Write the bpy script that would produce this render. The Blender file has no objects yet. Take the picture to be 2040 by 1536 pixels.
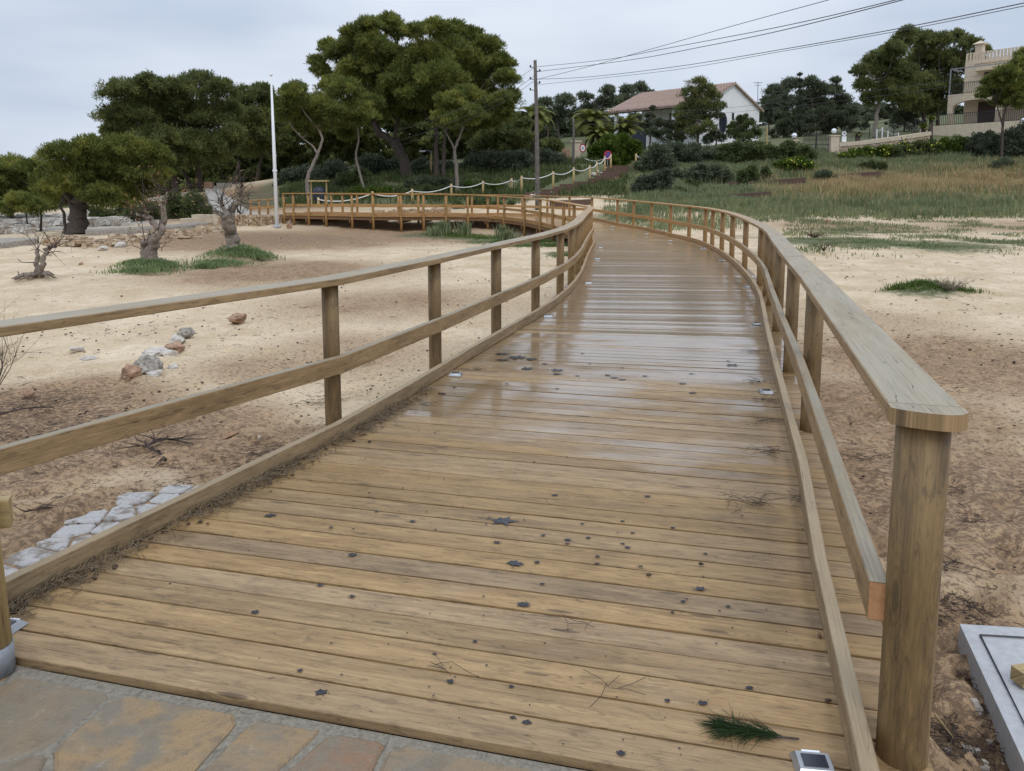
import bpy, math, random
import numpy as np
from mathutils import Vector, Matrix
S = bpy.context.scene
COL = S.collection
# ------------------------------------------------------------ camera, sky, sun, exposure
FPX, YH, T = 1560.0, 381.0, 0.126
TH = math.atan(T); Y0 = YH + FPX*T; CH = 1.6
cam = bpy.data.cameras.new("camera"); cam_o = bpy.data.objects.new("camera", cam); COL.objects.link(cam_o)
cam.sensor_width = 36.0; cam.lens = 36.0*FPX/2040.0; cam.shift_y = -(768.0-Y0)/2040.0
cam.clip_start = 0.05; cam.clip_end = 2000
cam_o.location = (0, 0, CH); cam_o.rotation_euler = (math.pi/2-TH, 0, 0)
S.camera = cam_o
S.view_settings.view_transform = 'Standard'; S.view_settings.look = 'None'
S.view_settings.exposure = 0.0; S.view_settings.gamma = 1.0
SUN_EL, SUN_AZ = math.radians(52), math.radians(200)
W = bpy.data.worlds.new("World"); S.world = W; W.use_nodes = True
nt = W.node_tree; N = nt.nodes; L = nt.links
bg = N['Background']
sky = N.new('ShaderNodeTexSky'); sky.sky_type = 'NISHITA'; sky.sun_disc = False
sky.sun_elevation = SUN_EL; sky.sun_rotation = SUN_AZ; sky.air_density = 1.2; sky.dust_density = 3
tc = N.new('ShaderNodeTexCoord'); sep = N.new('ShaderNodeSeparateXYZ'); L.new(tc.outputs['Generated'], sep.inputs[0])
mp = N.new('ShaderNodeMapping'); mp.inputs['Scale'].default_value = (1.3, 1.3, 5.0); L.new(tc.outputs['Generated'], mp.inputs[0])
nz = N.new('ShaderNodeTexNoise'); nz.inputs['Scale'].default_value = 1.7; nz.inputs['Detail'].default_value = 4; nz.inputs['Roughness'].default_value = .45
L.new(mp.outputs[0], nz.inputs[0])
cr = N.new('ShaderNodeValToRGB'); cr.color_ramp.elements[0].position = .38; cr.color_ramp.elements[1].position = .62
cr.color_ramp.elements[0].color = (5.7, 6.6, 8.1, 1); cr.color_ramp.elements[1].color = (7.9, 8.5, 9.6, 1)
L.new(nz.outputs[0], cr.inputs[0])
# an overcast sky is brighter towards the zenith
mr = N.new('ShaderNodeMapRange'); mr.inputs[1].default_value = 0.18; mr.inputs[2].default_value = .95
mr.inputs[3].default_value = 1.0; mr.inputs[4].default_value = 1.75; L.new(sep.outputs[2], mr.inputs[0])
vm = N.new('ShaderNodeVectorMath'); vm.operation = 'SCALE'; L.new(cr.outputs[0], vm.inputs[0]); L.new(mr.outputs[0], vm.inputs['Scale'])
mx = N.new('ShaderNodeMixRGB'); mx.inputs[0].default_value = .93; L.new(sky.outputs[0], mx.inputs[1]); L.new(vm.outputs[0], mx.inputs[2])
L.new(mx.outputs[0], bg.inputs[0]); bg.inputs[1].default_value = 0.098
sl = bpy.data.lights.new("sun", 'SUN'); sl.energy = .85; sl.angle = math.radians(18); sl.color = (1, .96, .9)
so = bpy.data.objects.new("sun", sl); COL.objects.link(so); so.location = (0, 0, 30)
so.rotation_euler = (math.pi/2-SUN_EL, 0, math.radians(20))

# ------------------------------------------------------------ helpers
cT, sT = math.cos(TH), math.sin(TH)
def ray(px, py):
    u = (px-1020)/FPX; v = (py-Y0)/FPX
    return np.array([u, cT - v*sT, -sT - v*cT])
def P(px, py, z=0.0):
    d = ray(px, py); t = (z-CH)/d[2]; return np.array([0, 0, CH]) + d*t
def Q(px, py, Y):
    d = ray(px, py); t = Y/d[1]; return np.array([0, 0, CH]) + d*t
def proj(p):
    x, y, z = p[0], p[1], p[2]-CH
    zc = y*cT - z*sT; up = y*sT + z*cT
    return 1020+FPX*x/zc, Y0-FPX*up/zc
def tag(o, label=None, cat=None, group=None, kind=None):
    if label: o['label'] = label
    if cat: o['category'] = cat
    if group: o['group'] = group
    if kind: o['kind'] = kind
    return o
def empty(name, loc=(0, 0, 0), label=None, cat=None, group=None, rz=0):
    o = bpy.data.objects.new(name, None); COL.objects.link(o); o.location = [float(a) for a in loc]; o.rotation_euler = (0, 0, rz)
    o.empty_display_size = .2
    return tag(o, label, cat, group)
def mk(name, V, F, mat, parent=None, smooth=False, uv=None):
    """one mesh object; V world (or parent-local) coords; F (n,k) array or list of lists"""
    me = bpy.data.meshes.new(name); V = np.asarray(V, dtype=np.float32).reshape(-1, 3)
    if isinstance(F, np.ndarray):
        k = F.shape[1]; li = F.ravel().astype(np.int32); ls = np.arange(0, len(li), k, dtype=np.int32)
    else:
        li = np.array([i for f in F for i in f], dtype=np.int32); ls = np.cumsum([0]+[len(f) for f in F[:-1]]).astype(np.int32)
    me.vertices.add(len(V)); me.vertices.foreach_set('co', V.ravel())
    me.loops.add(len(li)); me.loops.foreach_set('vertex_index', li)
    me.polygons.add(len(ls)); me.polygons.foreach_set('loop_start', ls)
    if uv is not None:
        u = me.uv_layers.new(name='UVMap'); u.data.foreach_set('uv', np.asarray(uv, dtype=np.float32).ravel())
    me.update(calc_edges=True); me.validate()
    me.polygons.foreach_set('use_smooth', np.full(len(me.polygons), bool(smooth)))
    if mat: me.materials.append(mat)
    o = bpy.data.objects.new(name, me); COL.objects.link(o)
    if parent is not None: o.parent = parent
    return o
class MB:
    """collects shapes, links them as one mesh"""
    def __init__(s, off=(0, 0, 0)): s.V = []; s.F = []; s.U = []; s.n = 0; s.off = np.array(off, dtype=float)
    def add(s, V, F, U=None):
        V = np.asarray(V, dtype=float).reshape(-1, 3)
        for f in F: s.F.append([int(i)+s.n for i in f])
        if U is None: U = [(0., 0.)]*sum(len(f) for f in F)
        s.U.extend(U); s.V.append(V-s.off); s.n += len(V)
    def box(s, c, size, rz=0, M=None, bev=0.0):
        x, y, z = [a/2 for a in size]
        V = np.array([[i*x, j*y, k*z] for i in (-1, 1) for j in (-1, 1) for k in (-1, 1)])
        if M is not None: V = V @ np.asarray(M).T
        elif rz:
            a, b = math.cos(rz), math.sin(rz); V = V @ np.array([[a, b, 0], [-b, a, 0], [0, 0, 1]])
        F = [(0, 1, 3, 2), (4, 6, 7, 5), (0, 4, 5, 1), (2, 3, 7, 6), (0, 2, 6, 4), (1, 5, 7, 3)]
        U = []
        ax = int(np.argmax(size)); L3 = V.copy()
        for f in F:
            for i in f:
                k = [1 if i & 4 else -1, 1 if i & 2 else -1, 1 if i & 1 else -1]
                l = k[ax]*size[ax]/2; o = [k[q]*size[q]/2 for q in range(3) if q != ax]
                U.append((l, o[0]+o[1]))
        s.add(V+np.array(c), F, U)
    def tube(s, pts, rad, n=8, cap=True):
        pts = [np.asarray(p, dtype=float) for p in pts]; m = len(pts)
        if not hasattr(rad, '__len__'): rad = [rad]*m
        V = []; U = []; F = []; al = 0; ALs = []
        ref = None
        for i, p in enumerate(pts):
            d = pts[min(i+1, m-1)]-pts[max(i-1, 0)]; d = d/(np.linalg.norm(d)+1e-9)
            if ref is None:
                ref = np.array([1., 0, 0]) if abs(d[0]) < .8 else np.array([0, 1., 0])
            a = np.cross(d, ref); a /= (np.linalg.norm(a)+1e-9); b = np.cross(d, a); ref = -b if False else ref
            if i: al += np.linalg.norm(p-pts[i-1])
            ALs.append(al)
            for k in range(n):
                t = 2*math.pi*k/n; V.append(p+rad[i]*(math.cos(t)*a+math.sin(t)*b))
        for i in range(m-1):
            for k in range(n):
                k2 = (k+1) % n
                F.append((i*n+k, i*n+k2, (i+1)*n+k2, (i+1)*n+k))
                c = 2*math.pi*rad[i]/n
                U += [(ALs[i], k*c), (ALs[i], (k+1)*c), (ALs[i+1], (k+1)*c), (ALs[i+1], k*c)]
        if cap:
            F.append(tuple(range(n))[::-1]); F.append(tuple(range((m-1)*n, m*n)))
            U += [(.5+rad[0]*math.cos(6.28*k/n), .5+rad[0]*math.sin(6.28*k/n)) for k in range(n)]*2
        s.add(V, F, U)
    def lathe(s, c, prof, n=12):
        V = []; F = []
        for (r, z) in prof:
            for k in range(n): V.append((c[0]+r*math.cos(2*math.pi*k/n), c[1]+r*math.sin(2*math.pi*k/n), c[2]+z))
        m = len(prof)
        for i in range(m-1):
            for k in range(n): F.append((i*n+k, i*n+(k+1) % n, (i+1)*n+(k+1) % n, (i+1)*n+k))
        F.append(tuple(range(n))[::-1]); F.append(tuple(range((m-1)*n, m*n)))
        s.add(V, F)
    def sweep(s, pts, w, h, up=(0, 0, 1), ch=0.0, jit=None):
        """rectangular section (chamfer ch) along pts; pts at section centre"""
        up = np.array(up, float); pts = [np.asarray(p, float) for p in pts]; m = len(pts)
        a, b = w/2, h/2; c = ch
        sec = [(-a+c, -b), (a-c, -b), (a, -b+c), (a, b-c), (a-c, b), (-a+c, b), (-a, b-c), (-a, -b+c)] if c > 0 else [(-a, -b), (a, -b), (a, b), (-a, b)]
        n = len(sec); per = [0]
        for i in range(n): per.append(per[-1]+math.dist(sec[i], sec[(i+1) % n]))
        V = []; F = []; U = []; al = random.random()*20; AL = []
        for i, p in enumerate(pts):
            d = pts[min(i+1, m-1)]-pts[max(i-1, 0)]; d /= np.linalg.norm(d)+1e-9
            sd = np.cross(d, up); sd /= np.linalg.norm(sd)+1e-9; u2 = np.cross(sd, d)
            mit = 1.0
            if 0 < i < m-1:
                d1 = pts[i]-pts[i-1]; d2 = pts[i+1]-pts[i]; cc = np.dot(d1, d2)/(np.linalg.norm(d1)*np.linalg.norm(d2)+1e-9)
                mit = 1/max(.5, math.sqrt(max(0.01, (1+cc)/2)))
            if i: al += np.linalg.norm(p-pts[i-1])
            AL.append(al)
            for (x, y) in sec: V.append(p+sd*x*mit+u2*y)
        for i in range(m-1):
            for k in range(n):
                k2 = (k+1) % n
                F.append((i*n+k, i*n+k2, (i+1)*n+k2, (i+1)*n+k))
                U += [(AL[i], per[k]), (AL[i], per[k+1]), (AL[i+1], per[k+1]), (AL[i+1], per[k])]
        F.append(tuple(range(n))[::-1]); F.append(tuple(range((m-1)*n, m*n)))
        U += [(x*.3, y*3) for x, y in sec]*2
        s.add(V, F, U)
    def build(s, name, mat, parent=None, smooth=False):
        return mk(name, np.concatenate(s.V), s.F, mat, parent, smooth, s.U)
def spline(pts, sub=6):
    pts = [np.asarray(p, float) for p in pts]; out = []
    Pp = [2*pts[0]-pts[1]]+pts+[2*pts[-1]-pts[-2]]
    for i in range(1, len(Pp)-2):
        p0, p1, p2, p3 = Pp[i-1:i+3]
        for k in range(sub):
            t = k/sub
            out.append(.5*((2*p1)+(-p0+p2)*t+(2*p0-5*p1+4*p2-p3)*t*t+(-p0+3*p1-3*p2+p3)*t**3))
    out.append(pts[-1]); return np.array(out)
def resample(path, step):
    d = np.r_[0, np.cumsum(np.linalg.norm(np.diff(path, axis=0), axis=1))]
    n = max(2, int(round(d[-1]/step))+1); s = np.linspace(0, d[-1], n)
    return np.stack([np.interp(s, d, path[:, k]) for k in range(path.shape[1])], 1)
def offset(path, d):
    t = np.gradient(path[:, :2], axis=0); t /= np.linalg.norm(t, axis=1)[:, None]+1e-9
    o = path.copy(); o[:, 0] += t[:, 1]*d; o[:, 1] -= t[:, 0]*d      # +d = to the right of travel
    return o

# ------------------------------------------------------------ materials
class NT:
    def __init__(s, name):
        s.m = bpy.data.materials.new(name); s.m.use_nodes = True; s.t = s.m.node_tree; s.n = s.t.nodes; s.l = s.t.links
        s.b = s.n['Principled BSDF']; s.tc = None
    def c(s, kind): 
        if s.tc is None: s.tc = s.n.new('ShaderNodeTexCoord')
        return s.tc.outputs[kind]
    def pos(s):
        g = s.n.new('ShaderNodeNewGeometry'); return g.outputs['Position']
    def isl(s):
        g = s.n.new('ShaderNodeNewGeometry'); return g.outputs['Random Per Island']
    def map(s, v, sc, loc=(0, 0, 0)):
        m = s.n.new('ShaderNodeMapping'); m.inputs['Scale'].default_value = sc; m.inputs['Location'].default_value = loc; s.l.new(v, m.inputs[0]); return m.outputs[0]
    def noise(s, v, sc, det=3, rough=.55, dist=0):
        n = s.n.new('ShaderNodeTexNoise'); n.inputs['Scale'].default_value = sc; n.inputs['Detail'].default_value = det
        n.inputs['Roughness'].default_value = rough; n.inputs['Distortion'].default_value = dist
        if v is not None: s.l.new(v, n.inputs[0])
        return n.outputs[0]
    def vor(s, v, sc, feature='F1', rnd=1):
        n = s.n.new('ShaderNodeTexVoronoi'); n.feature = feature; n.inputs['Scale'].default_value = sc; n.inputs['Randomness'].default_value = rnd; s.l.new(v, n.inputs[0]); return n
    def ramp(s, f, stops):
        r = s.n.new('ShaderNodeValToRGB'); e = r.color_ramp.elements
        for i, (p, c) in enumerate(stops):
            if i > 1: e.new(p)
            e[i].position = p; e[i].color = (*c, 1) if hasattr(c, '__len__') else (c, c, c, 1)
        s.l.new(f, r.inputs[0]); return r.outputs[0]
    def mix(s, f, a, b, mode='MIX'):
        m = s.n.new('ShaderNodeMixRGB'); m.blend_type = mode
        for i, x in enumerate((f, a, b)):
            if isinstance(x, (int, float)): m.inputs[i].default_value = x if i == 0 else (x, x, x, 1)
            elif isinstance(x, tuple): m.inputs[i].default_value = (*x, 1)
            else: s.l.new(x, m.inputs[i])
        return m.outputs[0]
    def math(s, op, a, b=0.0, clamp=False):
        m = s.n.new('ShaderNodeMath'); m.operation = op; m.use_clamp = clamp
        for i, x in enumerate((a, b)):
            if isinstance(x, (int, float)): m.inputs[i].default_value = x
            else: s.l.new(x, m.inputs[i])
        return m.outputs[0]
    def mr(s, v, a, b, c=0.0, d=1.0):
        m = s.n.new('ShaderNodeMapRange'); m.clamp = True
        for i, x in enumerate((a, b, c, d)): m.inputs[i+1].default_value = x
        s.l.new(v, m.inputs[0]); return m.outputs[0]
    def attr(s, name):
        a = s.n.new('ShaderNodeAttribute'); a.attribute_name = name; return a.outputs['Fac']
    def sepx(s, v):
        m = s.n.new('ShaderNodeSeparateXYZ'); s.l.new(v, m.inputs[0]); return m.outputs
    def bump(s, h, st=.3, dist=.02):
        b = s.n.new('ShaderNodeBump'); b.inputs['Strength'].default_value = st; b.inputs['Distance'].default_value = dist
        s.l.new(h, b.inputs['Height']); s.l.new(b.outputs[0], s.b.inputs['Normal']); return s
    def set(s, color=None, rough=None, **k):
        for key, v in (('Base Color', color), ('Roughness', rough)):
            if v is None: continue
            if isinstance(v, (int, float)): s.b.inputs[key].default_value = v
            elif isinstance(v, tuple): s.b.inputs[key].default_value = (*v, 1)
            else: s.l.new(v, s.b.inputs[key])
        for kk, v in k.items():
            key = kk.replace('_', ' ')
            if isinstance(v, (int, float)): s.b.inputs[key].default_value = v
            else: s.l.new(v, s.b.inputs[key])
        return s
def wood(name, pale, brown, far, grain=1.0, wet=False, grey=None):
    n = NT(name); uv = n.c('UV'); isl = n.isl(); pos = n.pos(); xyz = n.sepx(pos)
    off = n.n.new('ShaderNodeCombineXYZ'); n.l.new(n.math('MULTIPLY', isl, 37.0), off.inputs[0]); n.l.new(n.math('MULTIPLY', isl, 11.0), off.inputs[1])
    add = n.n.new('ShaderNodeVectorMath'); n.l.new(uv, add.inputs[0]); n.l.new(off.outputs[0], add.inputs[1]); v = add.outputs[0]
    big = n.noise(n.map(v, (1.6, 11, 1)), 1.0, 4, .68, .5)
    g = n.noise(n.map(v, (2.6, 62*grain, 1)), 1.0, 5, .7, .8)
    fg = n.noise(n.map(v, (1.6, 210, 1)), 1.0, 3, .6, .4)
    blot = n.noise(n.map(v, (8, 36, 1)), 1.0, 5, .75, .5)
    speck = n.vor(n.map(v, (22, 60, 1)), 1.0).outputs['Distance']
    kn = n.vor(n.map(v, (1.9, 8.5, 1)), 1.0); kd = kn.outputs['Distance']
    knot = n.ramp(kd, [(0.06, 1.0), (0.12, 0.0)]); halo = n.ramp(kd, [(0.0, 1.0), (.40, 0.0)])
    rings = n.math('SINE', n.math('MULTIPLY', kd, 85.0))
    col = n.mix(n.mr(big, .36, .64), pale, brown)
    col = n.mix(n.math('MULTIPLY', n.mr(blot, .53, .62), .6), col, tuple(c*.55 for c in brown))
    col = n.mix(n.math('MULTIPLY', n.mr(blot, .44, .34), .5), col, tuple(min(1, c*1.28) for c in pale))
    col = n.mix(n.math('MULTIPLY', n.mr(speck, .10, .05), .5), col, tuple(c*.3 for c in brown))
    col = n.mix(n.math('MULTIPLY', n.mr(g, .48, .72), .42), col, tuple(c*.52 for c in brown))
    col = n.mix(n.math('MULTIPLY', n.math('MULTIPLY', halo, n.mr(rings, 0, 1)), .62), col, tuple(c*.5 for c in brown))
    col = n.mix(n.math('MULTIPLY', knot, .75), col, (.07, .045, .022))
    if grey is not None:
        nr = n.n.new('ShaderNodeNewGeometry'); nz_ = n.sepx(nr.outputs['Normal'])[2]
        col = n.mix(n.math('MULTIPLY', n.mr(nz_, .6, .95), n.mr(n.noise(n.map(v, (1.5, 6, 1)), 1, 3), .2, .6, .35, .8)), col, grey)
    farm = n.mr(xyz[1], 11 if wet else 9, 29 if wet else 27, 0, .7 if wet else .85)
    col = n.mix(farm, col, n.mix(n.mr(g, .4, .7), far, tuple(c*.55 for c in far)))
    col = n.mix(n.math('MULTIPLY', n.mr(fg, .5, .66), .38), col, tuple(c*.5 for c in brown))
    crk = n.noise(n.map(v, (1.1, 26, 1), (5, 9, 0)), 1.0, 2, .5, .2)
    cm = n.math('LESS_THAN', n.math('ABSOLUTE', n.math('SUBTRACT', crk, .5)), .0045)
    cm = n.math('MULTIPLY', cm, n.mr(big, .5, .56))
    col = n.mix(n.math('MULTIPLY', cm, .75), col, (.05, .03, .018))
    hv = n.n.new('ShaderNodeHueSaturation'); n.l.new(col, hv.inputs['Color'])
    n.l.new(n.mr(isl, 0, 1, .84, 1.12), hv.inputs['Value']); n.l.new(n.mr(n.math('FRACT', n.math('MULTIPLY', isl, 7.3)), 0, 1, .9, 1.06), hv.inputs['Saturation'])
    col = hv.outputs[0]
    if wet:
        wn = n.noise(n.map(pos, (.33, .62, .5)), 1.0, 4, .6); wn2 = n.noise(n.map(v, (.55, .4, 1)), 1.0, 2, .5)
        wm = n.math('ADD', n.math('MULTIPLY', wn, .68), n.math('MULTIPLY', wn2, .32))
        m1 = n.math('ADD', wm, n.mr(xyz[1], 2.6, 7.5, -.14, .06))
        m1 = n.math('ADD', m1, n.mr(xyz[1], 7.5, 11, 0, .075))
        w = n.mr(m1, .46, .535)
        gn = n.n.new('ShaderNodeNewGeometry'); w = n.math('MULTIPLY', w, n.mr(n.sepx(gn.outputs['True Normal'])[2], .96, .99))
        # kerb-side strips dry first
        col = n.mix(n.math('MULTIPLY', w, .22), col, tuple(c*.62 for c in brown))
        stn = n.noise(n.map(pos, (5, 5, 5)), 1.0, 5, .7)
        col = n.mix(n.mr(stn, .60, .74, 0, .5), col, (.10, .075, .045))
        rough = n.mix(w, .6, .3)
        n.set(col, rough); n.l.new(n.math('MULTIPLY', w, n.math('MULTIPLY', n.mr(blot, .35, .7, 1.0, .6), n.mr(xyz[1], 11, 22, 1.0, .75))), n.b.inputs['Coat Weight']); n.b.inputs['Coat Roughness'].default_value = .085; n.b.inputs['Coat IOR'].default_value = 1.65
        n.bump(n.math('ADD', n.math('MULTIPLY', g, .5), n.math('MULTIPLY', blot, .5)), .22, .004)
        b2 = n.n.new('ShaderNodeBump'); b2.inputs['Strength'].default_value = .42; b2.inputs['Distance'].default_value = .0035
        n.l.new(big, b2.inputs['Height']); n.l.new(b2.outputs[0], n.b.inputs['Coat Normal'])
    else:
        n.set(col, .6); n.bump(n.math('ADD', g, n.math('MULTIPLY', blot, .7)), .45, .006)
    return n.m
def flat(name, col, rough=.6, var=.15, sc=8, metal=0, bump=.1):
    n = NT(name); p = n.pos(); f = n.noise(p, sc, 4, .6)
    n.set(n.mix(n.mr(f, .3, .7), tuple(c*(1-var) for c in col), tuple(min(1, c*(1+var)) for c in col)), rough, Metallic=metal)
    if bump: n.bump(f, bump, .02)
    return n.m
def leafm(name, dark, light, tip=None, sc=.35, trans=.0):
    n = NT(name); p = n.pos(); i = n.isl()
    f = n.math('ADD', n.math('MULTIPLY', n.noise(p, sc, 3, .6), .6), n.math('MULTIPLY', i, .4))
    col = n.mix(n.mr(f, .3, .75), dark, light)
    if tip: col = n.mix(n.mr(n.noise(p, sc*2.6, 2), .5, .68, 0, .7), col, tip)
    n.set(col, .6); n.b.inputs['Specular IOR Level'].default_value = .2
    tr = n.n.new('ShaderNodeBsdfTranslucent'); n.l.new(col, tr.inputs[0]); ms = n.n.new('ShaderNodeMixShader'); ms.inputs[0].default_value = .38
    n.l.new(n.b.outputs[0], ms.inputs[1]); n.l.new(tr.outputs[0], ms.inputs[2]); n.l.new(ms.outputs[0], n.n['Material Output'].inputs[0])
    return n.m
M = {}
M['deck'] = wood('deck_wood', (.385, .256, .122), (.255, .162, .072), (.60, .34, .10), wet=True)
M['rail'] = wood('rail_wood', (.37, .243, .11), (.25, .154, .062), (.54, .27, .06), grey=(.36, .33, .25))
M['kerb'] = wood('kerb_wood', (.35, .245, .125), (.24, .16, .078), (.50, .25, .07), grey=(.37, .285, .17))
M['post'] = wood('post_wood', (.235, .145, .048), (.125, .074, .025), (.46, .245, .06), grain=.5)
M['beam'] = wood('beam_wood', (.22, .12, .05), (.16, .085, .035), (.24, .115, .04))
M['step'] = wood('step_wood', (.14, .075, .045), (.10, .055, .035), (.12, .062, .04))
M['ropepost'] = wood('rope_post_wood', (.5, .37, .16), (.40, .28, .11), (.50, .36, .14))
M['endgrain'] = flat('endgrain', (.42, .22, .10), .7, .2, 40)
M['white'] = flat('white_paint', (.78, .80, .82), .45, .06, 3)
M['wall_white'] = flat('white_render', (.84, .85, .85), .8, .08, .8)
M['cream'] = flat('cream_stone', (.58, .49, .37), .8, .12, 3)
M['dark'] = flat('dark_iron', (.02, .022, .025), .5, .2, 5)
M['glass'] = flat('window_dark', (.02, .025, .035), .15, .2, 2, bump=0)
M['shutter'] = flat('brown_shutter', (.045, .025, .018), .6, .2, 5)
M['navy'] = flat('navy_door', (.02, .03, .05), .5, .2, 5)
M['conc'] = flat('concrete', (.42, .43, .44), .8, .12, 25, bump=.25)
M['galv'] = flat('galvanised', (.25, .27, .29), .55, .2, 30, .2)
M['pole'] = flat('weathered_pole', (.13, .115, .10), .85, .35, 6, bump=.4)
M['rope'] = flat('white_rope', (.72, .70, .66), .8, .1, 60)
M['wire'] = flat('cable_black', (.05, .055, .065), .6, .1, 3, bump=0)
M['redp'] = flat('sign_red', (.38, .03, .035), .4, .1, 3, bump=0)
M['bluep'] = flat('sign_blue', (.03, .05, .3), .4, .1, 3, bump=0)
M['bark'] = flat('bark_dark', (.075, .058, .047), .95, .4, 14, bump=.7)
M['barkpale'] = flat('bark_pale', (.22, .185, .155), .9, .35, 14, bump=.7)
M['bark_grey'] = flat('bark_grey', (.21, .17, .135), .9, .45, 16, bump=.8)
M['twig'] = flat('twig', (.05, .032, .025), .8, .3, 30, bump=0)
M['litter'] = flat('litter_brown', (.075, .045, .03), .8, .6, 6, bump=0)
M['needle'] = flat('dry_needles', (.17, .125, .075), .8, .5, 20, bump=0)
M['berry'] = flat('berry_black', (.013, .014, .022), .13, .3, 40, bump=.2)
M['rockw'] = flat('rock_white', (.50, .46, .41), .9, .25, 9, bump=.8)
M['rockr'] = flat('rock_red', (.33, .21, .135), .9, .45, 14, bump=.8)
M['rockg'] = flat('rock_grey', (.30, .27, .23), .9, .5, 18, bump=.9)
M['globe'] = flat('globe_glass', (.80, .84, .90), .25, .02, 2, bump=0)
M['pine'] = leafm('pine_needles', (.075, .098, .024), (.225, .255, .065), (.33, .32, .075))
M['pine2'] = leafm('pine_dark_needles', (.072, .092, .034), (.20, .225, .075), (.28, .28, .085))
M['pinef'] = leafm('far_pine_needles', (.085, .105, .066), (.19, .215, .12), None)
M['bush'] = leafm('bush_leaves', (.06, .082, .032), (.15, .18, .065), None, .8)
M['bushb'] = leafm('bright_bush_leaves', (.045, .08, .01), (.10, .16, .022), (.18, .22, .035), .6)
M['bushg'] = leafm('grey_bush_leaves', (.07, .09, .052), (.17, .195, .115), None, .8)
M['bushd'] = leafm('blue_bush_leaves', (.055, .07, .046), (.13, .155, .095), None, .8)
M['olive'] = leafm('olive_leaves', (.05, .065, .036), (.12, .14, .075), None, .5)
M['palm'] = leafm('palm_leaves', (.10, .12, .03), (.26, .28, .07), (.36, .32, .10), 1.2)
M['yucca'] = leafm('yucca_leaves', (.14, .20, .03), (.28, .33, .06), None, 1.2)
M['mat'] = leafm('succulent_mat', (.14, .20, .08), (.27, .34, .15), None, 2)
M['grassg'] = leafm('dune_grass_green', (.14, .175, .085), (.28, .31, .165), (.34, .33, .15), .5)
M['grassd'] = leafm('dry_grass', (.36, .26, .13), (.60, .45, .24), (.44, .38, .18), .5)
M['lawn'] = leafm('short_grass', (.07, .12, .025), (.15, .21, .05), None, .8)
M['flower'] = flat('yellow_flower', (.55, .55, .06), .6, .2, 3, bump=0)
M['dryleaf'] = flat('dry_leaf', (.22, .12, .06), .8, .4, 6, bump=0)
M['pinegreen'] = leafm('sprig_needles', (.022, .045, .014), (.045, .080, .026), None, 9)
# ------------------------------------------------------------ boardwalk geometry (metres, deck at z=0)
# (left kerb point, right kerb point, deck height) for successive plank lines, each found on the deck plane
pairs = [((-125, 1283), (1709, 1615), 0), ((14, 1216), (1683, 1488), 0), ((279, 1080), (1633, 1256), 0), ((530, 950), (1605, 1059), 0),
         ((715, 855), (1583, 926), 0), ((850, 772), (1556, 819), 0), ((975, 693), (1532, 714), 0), ((1067, 638), (1519, 647), 0),
         ((1120, 600), (1512, 604), 0), ((1147, 572), (1500, 576), 0), ((1162, 548), (1482, 550), .02), ((1171, 521), (1455, 523), .06),
         ((1180, 500), (1424, 501), .1), ((1186, 487), (1385, 483), .12)]
PL = []; PR = []
for a, b, e in pairs:
    PL.append(P(*a, e)); PR.append(P(*b, e))
def PE(px, py, e): return P(px, py, e)
far = [((1178, 480), (1340, 472), .15), ((1150, 470), (1298, 461.5), .18), ((1128, 461.5), (1263, 454), .21), ((1106, 454), (1230, 449), .25)]
for a, b, e in far: PL.append(P(*a, e)); PR.append(P(*b, e))
far2 = [(1079, 447.5, .28, (3.75, 35.2)), (1045, 441, .31, (2.7, 37.4)), (1006, 436, .35, (1.2, 39.2)), (970, 433, .39, (-.8, 40.0))]
for px, py, e, r in far2: PL.append(P(px, py, e)); PR.append(np.array([r[0], r[1], e+.02]))
for px, py, Y in [(930, 431.5, 36.4), (889, 430.8, 35.9), (844, 430.8, 35.5), (798, 430.8, 35.4), (743, 430.3, 35.6), (701, 429.8, 35.9), (649, 428.8, 36.6), (612, 428.0, 37.2), (567, 427.5, 38.0)]:
    q = Q(px, py, Y); PL.append(q); PR.append(q+np.array([.12, 3.2, -.04]))
PL = np.array(PL); PR = np.array(PR)
KL = spline(PL, 10); KR = spline(PR, 10)            # kerb inner lines, paired by index
CEN = (KL+KR)/2
NLEFT = len(KL)

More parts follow.
